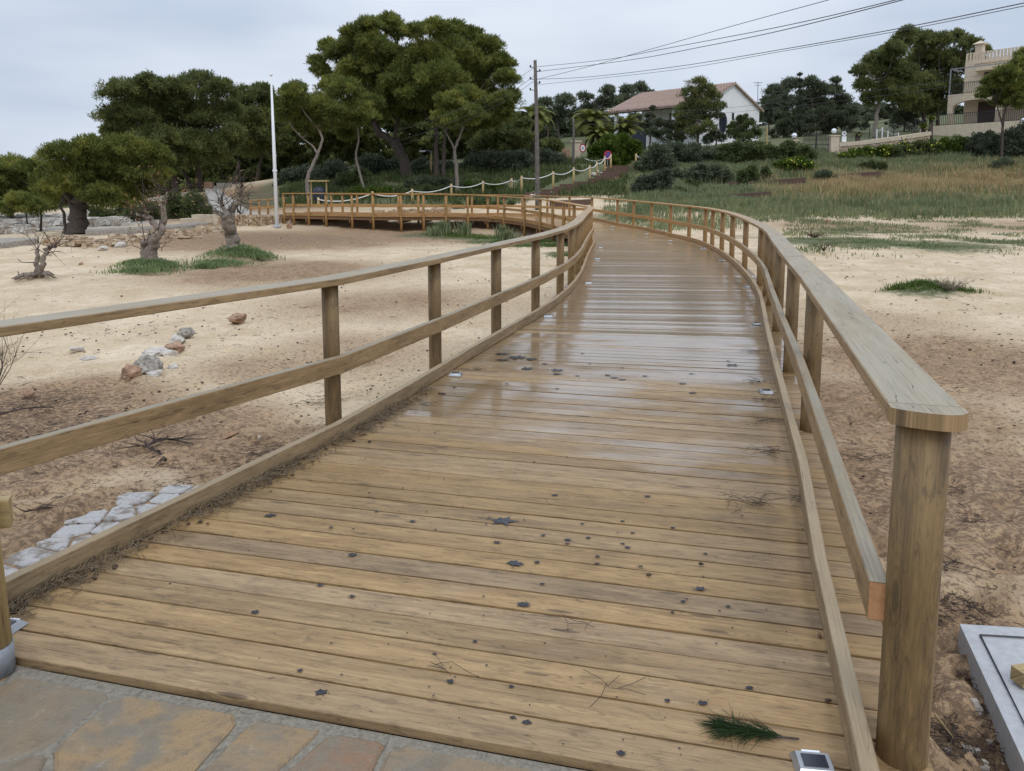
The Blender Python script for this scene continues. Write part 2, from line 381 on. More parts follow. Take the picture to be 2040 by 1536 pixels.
# ------------------------------------------------------------ terrain height
ctrl = []
def cq(*a):
    for px, py, Y in a: ctrl.append(Q(px, py, Y))
def cp(*a):
    for px, py, z in a: ctrl.append(P(px, py, z))
cq((565, 450, 36.6), (615, 452, 36), (649, 455, 35.6), (701, 459, 34.9), (743, 461, 34.6), (798, 465, 34.4), (844, 464, 34.5), (889, 463, 34.9), (931, 465, 35.2), (971, 469, 35), (1044, 470, 33.4), (1079, 474, 31),
   (551, 452, 37), (500, 455, 36.2), (440, 458, 35.2), (520, 426, 39.5), (565, 426, 40.5), (470, 420, 43), (430, 388, 56), (425, 372, 62), (400, 440, 40), (340, 455, 37),
   (150, 462, 36), (250, 470, 30), (50, 440, 48), (0, 430, 60), (200, 440, 50), (300, 430, 48), (100, 415, 90), (300, 405, 80), (-150, 440, 50),
   (850, 424, 42), (650, 420, 42), (740, 422, 42), (600, 405, 46), (700, 396, 46), (760, 394, 46), (820, 398, 45), (900, 396, 46), (962, 390, 47), (1020, 385, 48), (1039, 388, 46.5), (950, 415, 43), (1040, 420, 42),
   (600, 360, 56), (700, 345, 60), (850, 335, 60), (950, 325, 60), (1050, 310, 62), (800, 300, 90), (500, 365, 90),
   (1075, 400, 43), (1102, 376, 48), (1143, 368, 50), (1175, 361, 52), (1189, 347, 53), (1205, 338, 55), (1240, 331, 57), (1240, 322, 60), (1180, 375, 49), (1240, 350, 54),
   (1200, 425, 38.5), (1250, 412, 40), (1300, 395, 44), (1350, 378, 48), (1420, 397, 44), (1420, 428, 37), (1500, 428, 37), (1500, 397, 44), (1500, 360, 50), (1500, 330, 56), (1400, 340, 55),
   (1600, 432, 37), (1620, 400, 43), (1700, 440, 36), (1700, 400, 45), (1700, 350, 53), (1700, 306, 60.5), (1850, 440, 36), (1850, 380, 47), (1850, 290, 62), (2000, 432, 37), (2000, 370, 48), (2000, 285, 63), (1600, 318, 58), (2200, 420, 38), (2200, 300, 60),
   (1350, 300, 66), (1450, 290, 69), (1550, 285, 72), (1300, 305, 66), (1200, 318, 66), (1350, 285, 80), (1500, 275, 85), (1700, 262, 80), (1900, 262, 76), (2060, 262, 74), (1650, 245, 110), (1300, 250, 120), (1100, 300, 90), (2040, 220, 110))
cp((75, 550, -.3), (295, 522, -.28), (465, 497, -.25), (0, 500, -.4), (0, 620, -.38), (-200, 560, -.5), (0, 760, -.32), (300, 800, -.28), (0, 1000, -.28), (500, 700, -.26), (700, 600, -.26), (900, 550, -.24), (1000, 510, -.22),
   (900, 488, -.2), (1100, 505, -.2), (800, 500, -.22), (600, 480, -.15), (700, 520, -.22),
   (2040, 600, -.15), (1700, 700, -.25), (2040, 900, -.3), (1800, 1300, -.34), (1700, 560, -.12), (1700, 480, .1), (1550, 480, .0), (1420, 470, .0), (1300, 445, .12), (1950, 500, .05), (1550, 600, -.2), (1600, 900, -.3))
ctrl += [np.array(a, float) for a in [(0, -5, -.3), (8, -5, -.3), (-8, -5, -.4), (-12, 0, -.5), (12, 3, -.25), (-15, 8, -.5), (18, 10, 0), (-60, 60, 0), (-60, 20, -1), (60, 20, 1.8), (70, 60, 7.5), (0, 250, 16), (-150, 250, 3), (150, 250, 20),
                                      (-150, 0, -3), (150, 0, 4), (0, -60, -1.5), (-300, 600, 5), (300, 600, 25), (0, 700, 25)]]
CT = np.array(ctrl)
def _solve():
    n = len(CT); X = CT[:, :2]
    D = np.linalg.norm(X[:, None]-X[None], axis=2); A = np.zeros((n+3, n+3)); A[:n, :n] = -D + np.eye(n)*.02*-1
    A[:n, n] = 1; A[:n, n+1:] = X*.01; A[n, :n] = 1; A[n+1:, :n] = X.T*.01
    return np.linalg.solve(A, np.r_[CT[:, 2], 0, 0, 0])
WR = _solve()
deckc = resample(CEN, .5)
MOUNDS = [(*P(297, 528, -.2)[:2], .75, .2), (*P(470, 510, -.15)[:2], .9, .34), (*P(1860, 574, -.1)[:2], .6, .1), (*P(80, 550, -.28)[:2], .5, .1)]
STEPS = [(1045, 1108, 385, 45.5), (1077, 1128, 379, 46.5), (1103, 1140, 374, 47.5), (1115, 1172, 368.5, 48.6), (1144, 1185, 363.5, 49.8), (1172, 1212, 357, 51), (1188, 1222, 351.5, 52.2), (1196, 1240, 346.5, 53.3), (1200, 1248, 342, 54.3), (1206, 1255, 337, 55.4), (1210, 1262, 331.5, 56.5)]
STB = []
for i_, (a_, b_, y_, Y_) in enumerate(STEPS):
    q_ = Q(a_, y_, Y_); q2_ = Q(b_, y_, Y_); STB.append((q_[0]-.1, q2_[0]+.4, Y_-.15 if i_ else Y_-.6, STEPS[i_+1][3] if i_ < len(STEPS)-1 else Y_+5, q_[2]))
def gz_arr(x, y):
    x = np.asarray(x, float).ravel(); y = np.asarray(y, float).ravel(); out = np.empty(len(x))
    for i in range(0, len(x), 20000):
        X = np.stack([x[i:i+20000], y[i:i+20000]], 1)
        D = np.linalg.norm(X[:, None]-CT[None, :, :2], axis=2)
        z = -D @ WR[:-3] + WR[-3] + X @ WR[-2:]*.01
        dd = np.linalg.norm(X[:, None]-deckc[None, :, :2], axis=2); k = dd.argmin(1); d = dd[np.arange(len(k)), k]
        z = np.minimum(z, deckc[k, 2]-.17+np.maximum(0, d-2.0)*.5)
        for (xa_, xb_, ya_, yb__, zt__) in STB: ok_ = (X[:, 0] > xa_) & (X[:, 0] < xb_) & (X[:, 1] > ya_) & (X[:, 1] < yb__); z = np.where(ok_, np.minimum(z, zt__-.25), z)
        for (mx_, my_, mr_, mh_) in MOUNDS: z = z+mh_*np.exp(-((X[:, 0]-mx_)**2+(X[:, 1]-my_)**2)/mr_**2)
        out[i:i+20000] = z
    return out
def gz(x, y): return float(gz_arr([x], [y])[0])
def G(px, py, near=1.2, farr=140):
    d = ray(px, py); t = np.geomspace(near, farr, 700); pt = np.array([0, 0, CH])[None]+d[None]*t[:, None]/d[1]
    h = gz_arr(pt[:, 0], pt[:, 1]); below = np.nonzero(pt[:, 2] < h)[0]
    if len(below) == 0: return pt[-1]
    i = below[0]; p = pt[i].copy()
    if i > 0:
        a = pt[i-1, 2]-h[i-1]; b = h[i]-pt[i, 2]; f = a/(a+b+1e-9); p = pt[i-1]*(1-f)+pt[i]*f
    p[2] = gz(p[0], p[1]); return p
# terrain mesh: fine near the camera, coarse far away
def axis(a, b, fine0, fine1, st, g):
    v = [fine0]; s = st
    xs = list(np.arange(fine0, fine1, st)); x = fine1; s = st
    while x < b: xs.append(x); s *= g; x += s
    xs.append(b); x = fine0; s = st
    while x > a: s *= g; x -= s; xs.append(x)
    return np.array(sorted(set(xs)))
gx = axis(-300, 330, -7, 7, .06, 1.045); gy = axis(-60, 700, 1.4, 11, .06, 1.02)
GX, GY = np.meshgrid(gx, gy); zz = gz_arr(GX, GY).reshape(GX.shape)
def vnoise(x, y, f, seed=0):
    xi = np.floor(x*f).astype(int); yi = np.floor(y*f).astype(int); fx = x*f-xi; fy = y*f-yi
    fx = fx*fx*(3-2*fx); fy = fy*fy*(3-2*fy)
    h = lambda a, b: np.modf(np.abs(np.sin(a*127.1+b*311.7+seed*17.3)*43758.5453))[0]
    return (h(xi, yi)*(1-fx)+h(xi+1, yi)*fx)*(1-fy)+(h(xi, yi+1)*(1-fx)+h(xi+1, yi+1)*fx)*fy
rough = (vnoise(GX, GY, 2.2, 1)-.5)*.05+(vnoise(GX, GY, 5, 2)-.5)*.045+(vnoise(GX, GY, .6, 3)-.5)*.08
zz = zz+rough-.02
_r = np.random.default_rng(3)                      # footprints and scuffs
for _ in range(1500):
    yy = 1/_r.uniform(1/26, 1/2.2); xx = _r.uniform(-.75, .75)*yy*1.0; a_ = _r.uniform(0, 3.14); ra, rb_ = _r.uniform(.10, .2), _r.uniform(.05, .09)
    i0_, i1_ = np.searchsorted(gx, [xx-.45, xx+.45]); j0_, j1_ = np.searchsorted(gy, [yy-.45, yy+.45])
    if i1_-i0_ < 2 or j1_-j0_ < 2: continue
    DX = GX[j0_:j1_, i0_:i1_]-xx; DY = GY[j0_:j1_, i0_:i1_]-yy; U_ = DX*math.cos(a_)+DY*math.sin(a_); V_ = -DX*math.sin(a_)+DY*math.cos(a_); q_ = (U_/ra)**2+(V_/rb_)**2
    zz[j0_:j1_, i0_:i1_] += -_r.uniform(.015, .04)*np.exp(-q_)+.012*np.exp(-(np.sqrt(q_)-1.5)**2*3)
_poly = np.array([P(x, y, -.27)[:2] for x, y in [(410, 955), (330, 960), (215, 978), (190, 1008), (140, 1025), (60, 1065), (0, 1090), (-170, 1165), (-170, 1300), (60, 1230), (250, 1120), (430, 1005)]])
_in = np.zeros(GX.shape, bool)
for i in range(len(_poly)):
    a_, b_ = _poly[i], _poly[(i+1) % len(_poly)]; c_ = (a_[1] > GY) != (b_[1] > GY)
    _in ^= c_ & (GX < (b_[0]-a_[0])*(GY-a_[1])/(b_[1]-a_[1]+1e-12)+a_[0])
zz = np.where(_in, np.minimum(zz, gz_arr(GX, GY).reshape(GX.shape)-.01), zz)
nx_, ny_ = len(gx), len(gy)
idx = np.arange(nx_*ny_).reshape(ny_, nx_)
F = np.stack([idx[:-1, :-1], idx[:-1, 1:], idx[1:, 1:], idx[1:, :-1]], -1).reshape(-1, 4)
n = NT('sand_and_earth'); p = n.pos()
gA, rA, wA = n.attr('green'), n.attr('red'), n.attr('rock')
n1 = n.noise(p, .9, 5, .6); n2 = n.noise(p, 6, 5, .65); n3 = n.noise(p, 40, 3, .6)
sand = n.mix(n.mr(n1, .35, .65), (.53, .41, .26), (.70, .575, .41))
sand = n.mix(n.mr(n2, .5, .75, 0, .55), sand, (.34, .245, .155))
earth = n.mix(n.mr(n2, .35, .65), (.28, .185, .105), (.42, .29, .175))
c = n.mix(n.mr(n.math('ADD', rA, n.math('MULTIPLY', n1, .7)), .55, .95), sand, earth)
c = n.mix(n.mr(n.math('ADD', wA, n.math('MULTIPLY', n2, .6)), .85, 1.05), c, n.mix(n.mr(n2, .4, .6), (.30, .27, .22), (.56, .53, .47)))
gr = n.mix(n.mr(n2, .35, .65), (.08, .10, .045), (.17, .17, .085))
c = n.mix(n.mr(n.math('ADD', gA, n.math('MULTIPLY', n2, .8)), .85, 1.15), c, gr)
lt = n.noise(n.map(p, (24, 30, 24)), 1.0, 5, .75)
c = n.mix(n.mr(n.math('ADD', lt, n.math('MULTIPLY', rA, .15)), .58, .68, 0, .8), c, (.13, .085, .055))
c = n.mix(n.mr(n3, .60, .70, 0, .6), c, (.15, .10, .065))
n.set(c, .9); n.b.inputs['Specular IOR Level'].default_value = .2
n.bump(n.math('ADD', n.math('MULTIPLY', n2, 1.0), n.math('ADD', n.math('MULTIPLY', n3, .35), n.math('MULTIPLY', n.noise(p, 16, 4, .7), .6))), .7, .045)
ter = mk('sand_ground', np.stack([GX, GY, zz], -1).reshape(-1, 3), F, n.m, smooth=True); tag(ter, kind='structure')
def disc_field(lst):
    f = np.zeros(GX.shape)
    for px, py, r, s in lst:
        q = G(px, py); d = np.hypot((GX-q[0]), (GY-q[1])/1.0)
        f = np.maximum(f, min(1, s*1.15)*np.clip(1.35-d/r/1.15, 0, 1))
    return f.ravel()
green = disc_field([(870, 470, 2.2, .75), (940, 474, 2.2, .9), (1010, 480, 2, 1), (1080, 487, 1.6, 1), (1140, 505, 1, .8), (1240, 432, 2.6, .6), (1330, 436, 2.4, .45), (1650, 478, 2.2, .85), (1760, 482, 2.4, .75), (1880, 490, 2.2, .7), (1700, 460, 2.4, .6),
                    (1990, 480, 1.8, .7), (1480, 470, 2, .5), (1840, 575, .8, .7), (1560, 500, 1.6, .5)])
GXf, GYf = GX.ravel(), GY.ravel()
sl = np.clip((GYf-37.0)/4.0, 0, 1)*np.clip((GXf-7)/3, np.clip((GYf-42.5)/2, 0, 1), 1)*np.clip((GXf+22)/6, 0, 1)*.95*(1-.55*np.clip(1-np.hypot(GXf-7.5, GYf-44)/7, 0, 1))
green = np.maximum(green, sl); green = np.maximum(green, np.clip((GYf-47)/5, 0, 1)*(GXf < 0)*np.clip((GXf+15)/3, 0, 1)*1.0); green = np.maximum(green, np.clip((GYf-66)/6, 0, 1)*1.0)
red = disc_field([(60, 820, 1.2, .9), (300, 860, 1.0, .9), (550, 900, .7, .8), (520, 730, .9, .45), (760, 470, 6, .6), (560, 475, 5, .85), (560, 540, 3, .6), (780, 600, 2.4, .45), (700, 700, 1.5, .4), (1900, 720, 2.0, .6), (1750, 820, 1.4, .6), (1950, 1000, 1.2, .85), (1900, 1350, .8, 1.0), (1750, 640, 1.6, .35),
                  (2000, 450, 5, .4), (1700, 452, 4, .5), (480, 400, 9, .9), (0, 940, .8, .9), (150, 1050, .6, .8)])
rock = disc_field([(60, 440, 9, .9), (200, 447, 5, .75), (0, 450, 6, .9), (330, 468, 3, .5), (20, 545, 1.8, .45), (60, 510, 2.5, .35)])
for nm, arr in (('green', green), ('red', red), ('rock', rock)):
    a = ter.data.attributes.new(nm, 'FLOAT', 'POINT'); a.data.foreach_set('value', arr.astype(np.float32))

# ------------------------------------------------------------ stone paving at the near end and whitewashed slabs
n = NT('paving_mortar'); p = n.pos()
dis = n.n.new('ShaderNodeVectorMath'); nn = n.n.new('ShaderNodeTexNoise'); nn.inputs['Scale'].default_value = 5; n.l.new(p, nn.inputs[0])
sc_ = n.n.new('ShaderNodeVectorMath'); sc_.operation = 'SCALE'; sc_.inputs['Scale'].default_value = .22; n.l.new(nn.outputs[1], sc_.inputs[0]); n.l.new(p, dis.inputs[0]); n.l.new(sc_.outputs[0], dis.inputs[1])
ve = n.vor(dis.outputs[0], 2.9, 'DISTANCE_TO_EDGE', .9); vc = n.vor(dis.outputs[0], 2.9, 'F1', .9)
sx = n.sepx(vc.outputs['Color']); big = n.noise(p, 7, 5, .6); fine = n.noise(p, 60, 4, .7)
st = n.mix(n.mr(big, .4, .62), n.ramp(sx[0], [(0, (.40, .25, .11)), (.3, (.36, .29, .19)), (.6, (.31, .26, .19)), (1, (.42, .33, .2))]), (.27, .235, .185))
st = n.mix(n.math('MULTIPLY', n.mr(sx[1], .78, .82), n.mr(big, .45, .6)), st, (.30, .13, .075))
st = n.mix(n.mr(n.noise(p, 16, 5, .75), .5, .68, 0, .75), st, (.15, .115, .075))
mor = n.mix(n.mr(fine, .3, .7), (.13, .115, .085), (.27, .24, .19))
ed = n.mr(n.math('ADD', ve.outputs[0], n.math('MULTIPLY', n.math('SUBTRACT', fine, .5), .06)), .04, .06)
n.set(mor, .85); n.bump(n.math('ADD', n.math('MULTIPLY', ed, .5), n.math('MULTIPLY', n.math('ADD', big, n.math('MULTIPLY', fine, .3)), .5)), .6, .02)
f0 = KL[0]; f1 = KR[0]; dv = (f1-f0)/np.linalg.norm(f1-f0); fw = np.array([-dv[1], dv[0], 0])
A = f0-dv*1.6-fw*.012; B = f1+dv*.02-fw*.012
mb = MB(); top = [A, B, B-fw*4+dv*.2, A-fw*4]
V = [np.array([q[0], q[1], -.019]) for q in top]+[np.array([q[0], q[1], -.5]) for q in top]
mb.add(V, [(0, 3, 2, 1), (4, 5, 6, 7), (0, 1, 5, 4), (1, 2, 6, 5), (2, 3, 7, 6), (3, 0, 4, 7)])
tag(mb.build('stone_paving', n.m), kind='structure')

def cells(seeds, keep, inset, z1, th, mb, r, clip=None, jz=.004, ck=.09):
    S_ = np.array(seeds)
    for i, c in enumerate(S_):
        if not keep(c): continue
        poly = [c+np.array(v)*1.0 for v in ((-1, -1), (1, -1), (1, 1), (-1, 1))]
        near = np.argsort(np.linalg.norm(S_-c, axis=1))[1:16]
        planes = [((S_[j]-c)/np.linalg.norm(S_[j]-c), ((S_[j]+c)/2)@((S_[j]-c)/np.linalg.norm(S_[j]-c))-inset) for j in near]
        if clip is not None: planes += clip
        for nrm, d_ in planes:
            out = []
            for k in range(len(poly)):
                a_, b_ = poly[k], poly[(k+1) % len(poly)]; da, db = a_@nrm-d_, b_@nrm-d_
                if da <= 0: out.append(a_)
                if (da < 0 < db) or (db < 0 < da): out.append(a_+(b_-a_)*da/(da-db))
            poly = out
            if len(poly) < 3: break
        if len(poly) < 3: continue
        for _ in range(2):
            poly = [q for k in range(len(poly)) for q in (poly[k]*(1-ck)+poly[(k+1) % len(poly)]*ck, poly[k]*ck+poly[(k+1) % len(poly)]*(1-ck))]
        poly = [q for k, q in enumerate(poly) if np.linalg.norm(q-poly[k-1]) > .012]
        if len(poly) < 4: continue
        poly = [q+r.normal(size=2)*.0045 for q in poly]; cc = sum(poly)/len(poly); k = len(poly); z = (z1(cc) if callable(z1) else z1)+r.uniform(-jz, jz)
        ins = [q+(cc-q)/np.linalg.norm(cc-q)*.012 for q in poly]
        V = [[*q, z-th] for q in poly]+[[*q, z-.007] for q in poly]+[[*q, z+r.uniform(-.001, .001)] for q in ins]+[[*cc, z+.001]]
        F_ = [(i_, (i_+1) % k, k+(i_+1) % k, k+i_) for i_ in range(k)]+[(k+i_, k+(i_+1) % k, 2*k+(i_+1) % k, 2*k+i_) for i_ in range(k)]+[(2*k+i_, 2*k+(i_+1) % k, 3*k) for i_ in range(k)]
        mb.add(V, F_)
n = NT('paving_stone'); p = n.pos(); i_ = n.isl(); big = n.noise(p, 5, 5, .65, .6); md = n.noise(p, 17, 5, .75); fine = n.noise(p, 80, 4, .7)
c = n.ramp(i_, [(0, (.32, .175, .06)), (.22, (.25, .17, .09)), (.45, (.21, .165, .11)), (.7, (.31, .20, .09)), (.9, (.20, .16, .115)), (1, (.24, .135, .07))])
c = n.mix(n.mr(big, .42, .6), c, (.19, .16, .115)); c = n.mix(n.mr(md, .52, .66, 0, .7), c, (.17, .125, .08)); c = n.mix(n.mr(fine, .62, .72, 0, .5), c, (.10, .08, .06)); c = n.mix(n.mr(md, .40, .30, 0, .4), c, (.38, .33, .25))
n.set(c, n.mr(big, .3, .7, .28, .6)); n.bump(n.math('ADD', n.math('MULTIPLY', md, .8), n.math('MULTIPLY', fine, .3)), .8, .015)
r_ = np.random.default_rng(12); mb = MB(); sds = []
f2_, d2_, w2_ = f0[:2], dv[:2], fw[:2]
for a_ in np.arange(-1.7, 4.2, .34):
    for b_ in np.arange(.16, 2.0, .34): sds.append(f2_+d2_*(a_+r_.uniform(-.2, .2))-w2_*(b_+r_.uniform(-.2, .2)))
Lw = float(np.linalg.norm((f1-f0)[:2]))
cells(sds, lambda c: True, .012, -.012, .05, mb, r_, clip=[(w2_, float((f2_-w2_*.055)@w2_)), (d2_, float((f2_+d2_*(Lw+.0))@d2_)), (-d2_, float((f2_-d2_*1.55)@(-d2_)))])
o_ = mb.build('paving_stones', n.m); tag(o_, kind='structure')
# whitewashed stones beside the left kerb
poly_px = [(398, 962), (330, 966), (270, 978), (222, 985), (200, 1008), (150, 1030), (110, 1055), (60, 1075), (0, 1100), (-150, 1170), (-150, 1290), (60, 1220), (250, 1110), (420, 1005)]
PG = np.array([P(x, y, -.27)[:2] for x, y in poly_px])
def inside(c):
    k = len(PG); ins = False
    for i in range(k):
        a_, b_ = PG[i], PG[(i+1) % k]
        if (a_[1] > c[1]) != (b_[1] > c[1]) and c[0] < (b_[0]-a_[0])*(c[1]-a_[1])/(b_[1]-a_[1])+a_[0]: ins = not ins
    return ins
n = NT('whitewashed_stone'); p = n.pos(); i_ = n.isl(); big = n.noise(p, 9, 5, .7); fine = n.noise(p, 40, 5, .75)
c = n.mix(n.mr(n.math('ADD', big, n.math('MULTIPLY', i_, .12)), .56, .68), (.56, .54, .52), (.28, .235, .19)); c = n.mix(n.mr(fine, .55, .7, 0, .6), c, (.28, .24, .2)); n.set(c, .85); n.bump(n.math('ADD', big, fine), .9, .02)
r_ = np.random.default_rng(5); mn, mx_ = PG.min(0)-.3, PG.max(0)+.3; sds = [np.array([x+r_.uniform(-.07, .07), y+r_.uniform(-.07, .07)]) for x in np.arange(mn[0], mx_[0], .19) for y in np.arange(mn[1], mx_[1], .19)]
mb = MB(); zs_ = lambda c: gz(c[0], c[1])+.003; cells(sds, lambda c: inside(c) and r_.uniform() < .97, .007, zs_, .12, mb, r_, jz=.008)
lp = mb.build('limestone_slabs', n.m); tag(lp, 'irregular whitewashed stone slabs set in the sand outside the left kerb board', 'paving slabs')

# ------------------------------------------------------------ boardwalk
bw = empty('boardwalk', (0, 4, 0), 'long timber boardwalk of wet cross planks curving away over the sand', 'boardwalk')
OFF = np.array([0, 4, 0.])
w_ = (KR-KL)[:, :2]; w_ /= np.linalg.norm(w_, axis=1)[:, None]; dc_ = np.diff(CEN, axis=0)[:, :2]
d = np.r_[0, np.cumsum(np.abs(dc_[:, 0]*w_[1:, 1]-dc_[:, 1]*w_[1:, 0]))]
step = .1475; ns = int(d[-1]/step); s = np.arange(ns+1)*step
Lk = np.stack([np.interp(s, d, KL[:, i]) for i in range(3)], 1); Rk = np.stack([np.interp(s, d, KR[:, i]) for i in range(3)], 1)
rng = np.random.default_rng(4)
mb = MB(OFF)
for i in range(ns):
    a0, a1, b0, b1 = Lk[i], Lk[i+1], Rk[i], Rk[i+1]
    w = (b0-a0)/np.linalg.norm(b0-a0)
    a0, a1 = a0-w*(.20+rng.uniform(-.008, .008)), a1-w*.20; b0, b1 = b0+w*(.225+rng.uniform(-.006, .012)), b1+w*.225
    g = .006
    fa = (a1-a0)/np.linalg.norm(a1-a0)*g; fb = (b1-b0)/np.linalg.norm(b1-b0)*g
    a0, a1, b0, b1 = a0+fa, a1-fa, b0+fb, b1-fb
    dz = rng.uniform(-.0018, .0018); th = .03; c = .0022
    tl_ = rng.normal()*.0008; up = np.array([0, 0, dz-tl_]); u1_ = np.array([0, 0, dz+tl_]); A0 = a0+up; A1 = a1+u1_; B0 = b0+up; B1 = b1+u1_
    ca = (A1-A0)/np.linalg.norm(A1-A0)*c; cb = (B1-B0)/np.linalg.norm(B1-B0)*c; dn = np.array([0, 0, -c]); bt = np.array([0, 0, -th])
    V = [A0+ca, A1-ca, B1-cb, B0+cb, A0+dn, A1+dn, B1+dn, B0+dn, A0+bt, A1+bt, B1+bt, B0+bt]
    Fc = [(0, 3, 2, 1), (0, 4, 7, 3), (1, 2, 6, 5), (4, 8, 11, 7), (5, 6, 10, 9), (0, 1, 5, 4), (3, 7, 6, 2), (4, 5, 9, 8), (7, 11, 10, 6), (8, 9, 10, 11)]
    ln = np.linalg.norm(b0-a0)
    uvv = {0: (0, 0), 1: (0, .14), 2: (ln, .14), 3: (ln, 0), 4: (0, -.004), 5: (0, .144), 6: (ln, .144), 7: (ln, -.004), 8: (0, -.03), 9: (0, .17), 10: (ln, .17), 11: (ln, -.03)}
    mb.add(V, Fc, [uvv[q] for f in Fc for q in f])
mb.build('deck', M['deck'], bw)
# joists and cross beams
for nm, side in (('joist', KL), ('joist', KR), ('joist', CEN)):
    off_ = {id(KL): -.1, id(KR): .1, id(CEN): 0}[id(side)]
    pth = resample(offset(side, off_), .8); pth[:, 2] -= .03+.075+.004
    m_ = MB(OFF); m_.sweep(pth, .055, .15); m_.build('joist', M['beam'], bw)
# kerb boards
def pieces(pth, lens):
    d = np.r_[0, np.cumsum(np.linalg.norm(np.diff(pth, axis=0), axis=1))]; out = []; s0 = 0; i = 0
    while s0 < d[-1]-.2:
        s1 = min(d[-1], s0+lens[i % len(lens)]); 
        if d[-1]-s1 < .5: s1 = d[-1]
        ss = np.linspace(s0+.002, s1-.002, max(2, int((s1-s0)/.22)+1)); out.append(np.stack([np.interp(ss, d, pth[:, k]) for k in range(3)], 1)); s0 = s1; i += 1
    return out
for side, o_ in ((KL, -.027), (KR, .027)):
    pth = offset(side, o_); pth = resample(pth, 1.25)
    pth[:, 2] += .055
    for q_ in range(0, len(pth)-1, 3):
        pc = pth[q_:q_+4].copy(); pc[:, 2] += .0008*(q_ % 2)
        m_ = MB(OFF); m_.sweep(pc, .05, .10, ch=.003); m_.build('kerb_board', M['kerb'], bw)
# cross beams under the raised far part
m_ = None
# ------------------------------------------------------------ railings
def find_on(path, px, z):
    """point on a path whose picture column is px at height z above it"""
    best = None; fine = resample(path, .04); xs = np.array([proj(q+np.array([0, 0, z]))[0] for q in fine]) - px
    return fine, xs
RAILH = 1.03
def rail_set(name, label, base_path, post_px, order_y, end_round=False, top_path=None, lo=None):
    pass
left_posts = [(652, (4, 7)), (869, (5.5, 9)), (988, (7, 11)), (1067, (9, 13)), (1116, (10, 16)), (1151, (11, 18)), (1160, (14, 19)), (1168, (16, 20.5)), (1176, (18, 22.3))]
# left rail line: above the kerb, but swinging outwards nearest the camera
LP = offset(KL, -.12)
dl = resample(LP, .05)
dl = dl[dl[:, 1] > 0]
# cut away the part nearer than the first full post and replace by the outward swing
i0 = int(np.argmin(np.abs(dl[:, 1]-5.3)+(np.arange(len(dl)) > 400)*50)); 
sw = spline([np.array([-3.35, 1.2, 0]), np.array([-2.78, 2.35, 0]), np.array([-2.24, 3.43, 0]), np.array([-1.72, 4.45, 0]), dl[i0]], 12)
LPath = np.vstack([sw[:-1], dl[i0:]])
RP = resample(offset(KR, .15), .05)
RPath = RP
def rail(name, label, path, s_posts, side, mid_in, pr=.058, first_r=None, ends=(0, 0)):
    dd = np.r_[0, np.cumsum(np.linalg.norm(np.diff(path, axis=0), axis=1))]
    at = lambda s_: np.array([np.interp(s_, dd, path[:, k]) for k in range(3)])
    root = empty(name, at(s_posts[0]), label, 'railing'); ro = np.array(root.location)
    for j, s_ in enumerate(s_posts):
        q = at(s_); g = gz(q[0], q[1])-.12; r = first_r if (j == 0 and first_r) else pr*random.uniform(.95, 1.05)
        m_ = MB(ro); h = RAILH-.045-.002
        m_.tube([[q[0], q[1], z] for z in np.linspace(g, q[2]+h, 4)], r, 20); m_.build('post', M['post'], root, True)
        # keep the flat cap crisp
    e = ends
    nodes = [s_posts[0]-e[0]]*(e[0] > 0)+list(s_posts)+[s_posts[-1]+e[1]]*(e[1] > 0)
    keep = [nodes[0]]
    for s_ in nodes[1:]:
        if s_-keep[-1] > .45: keep.append(s_)
    tp = np.array([at(s_) for s_ in keep]); tp[:, 2] += RAILH-.0225
    for q_ in range(0, len(tp)-1, 2):
        pc = tp[q_:q_+3].copy(); pc[:, 2] += .0009*((q_//2) % 2)
        m_ = MB(ro); m_.sweep(pc, .185, .045, ch=.004); m_.build('handrail_board', M['rail'], root)
    op_ = offset(path, mid_in*(pr+.027)); mp_ = np.array([[np.interp(s_, dd, op_[:, k]) for k in range(3)] for s_ in keep]); mp_[:, 2] += .455
    for q_ in range(0, len(mp_)-1, 2):
        pc = mp_[q_:q_+3].copy(); pc[:, 2] += .0009*((q_//2) % 2)
        m_ = MB(ro); m_.sweep(pc, .052, .115, ch=.004); mr_ = m_.build('mid_rail', M['rail'], root)
        if q_ == 0 and first_r:
            d_ = pc[0]-pc[1]; d_ /= np.linalg.norm(d_); sd_ = np.array([d_[1], -d_[0], 0])*.0245; c_ = pc[0]+d_*.0012
            m_ = MB(ro); m_.add([c_-sd_+[0, 0, -.055], c_+sd_+[0, 0, -.055], c_+sd_+[0, 0, .055], c_-sd_+[0, 0, .055]], [(0, 1, 2, 3)]); m_.build('end_grain', M['endgrain'], mr_)
    return root
def col_s(path, cols):
    dd = np.r_[0, np.cumsum(np.linalg.norm(np.diff(path, axis=0), axis=1))]
    xs = np.array([proj(q+np.array([0, 0, .5]))[0] for q in path]); out = []
    for px, (y0, y1) in cols:
        m_ = (path[:, 1] >= y0) & (path[:, 1] <= y1); k = np.nonzero(m_)[0]; j = k[np.argmin(np.abs(xs[k]-px))]; out.append(dd[j])
    return sorted(out)
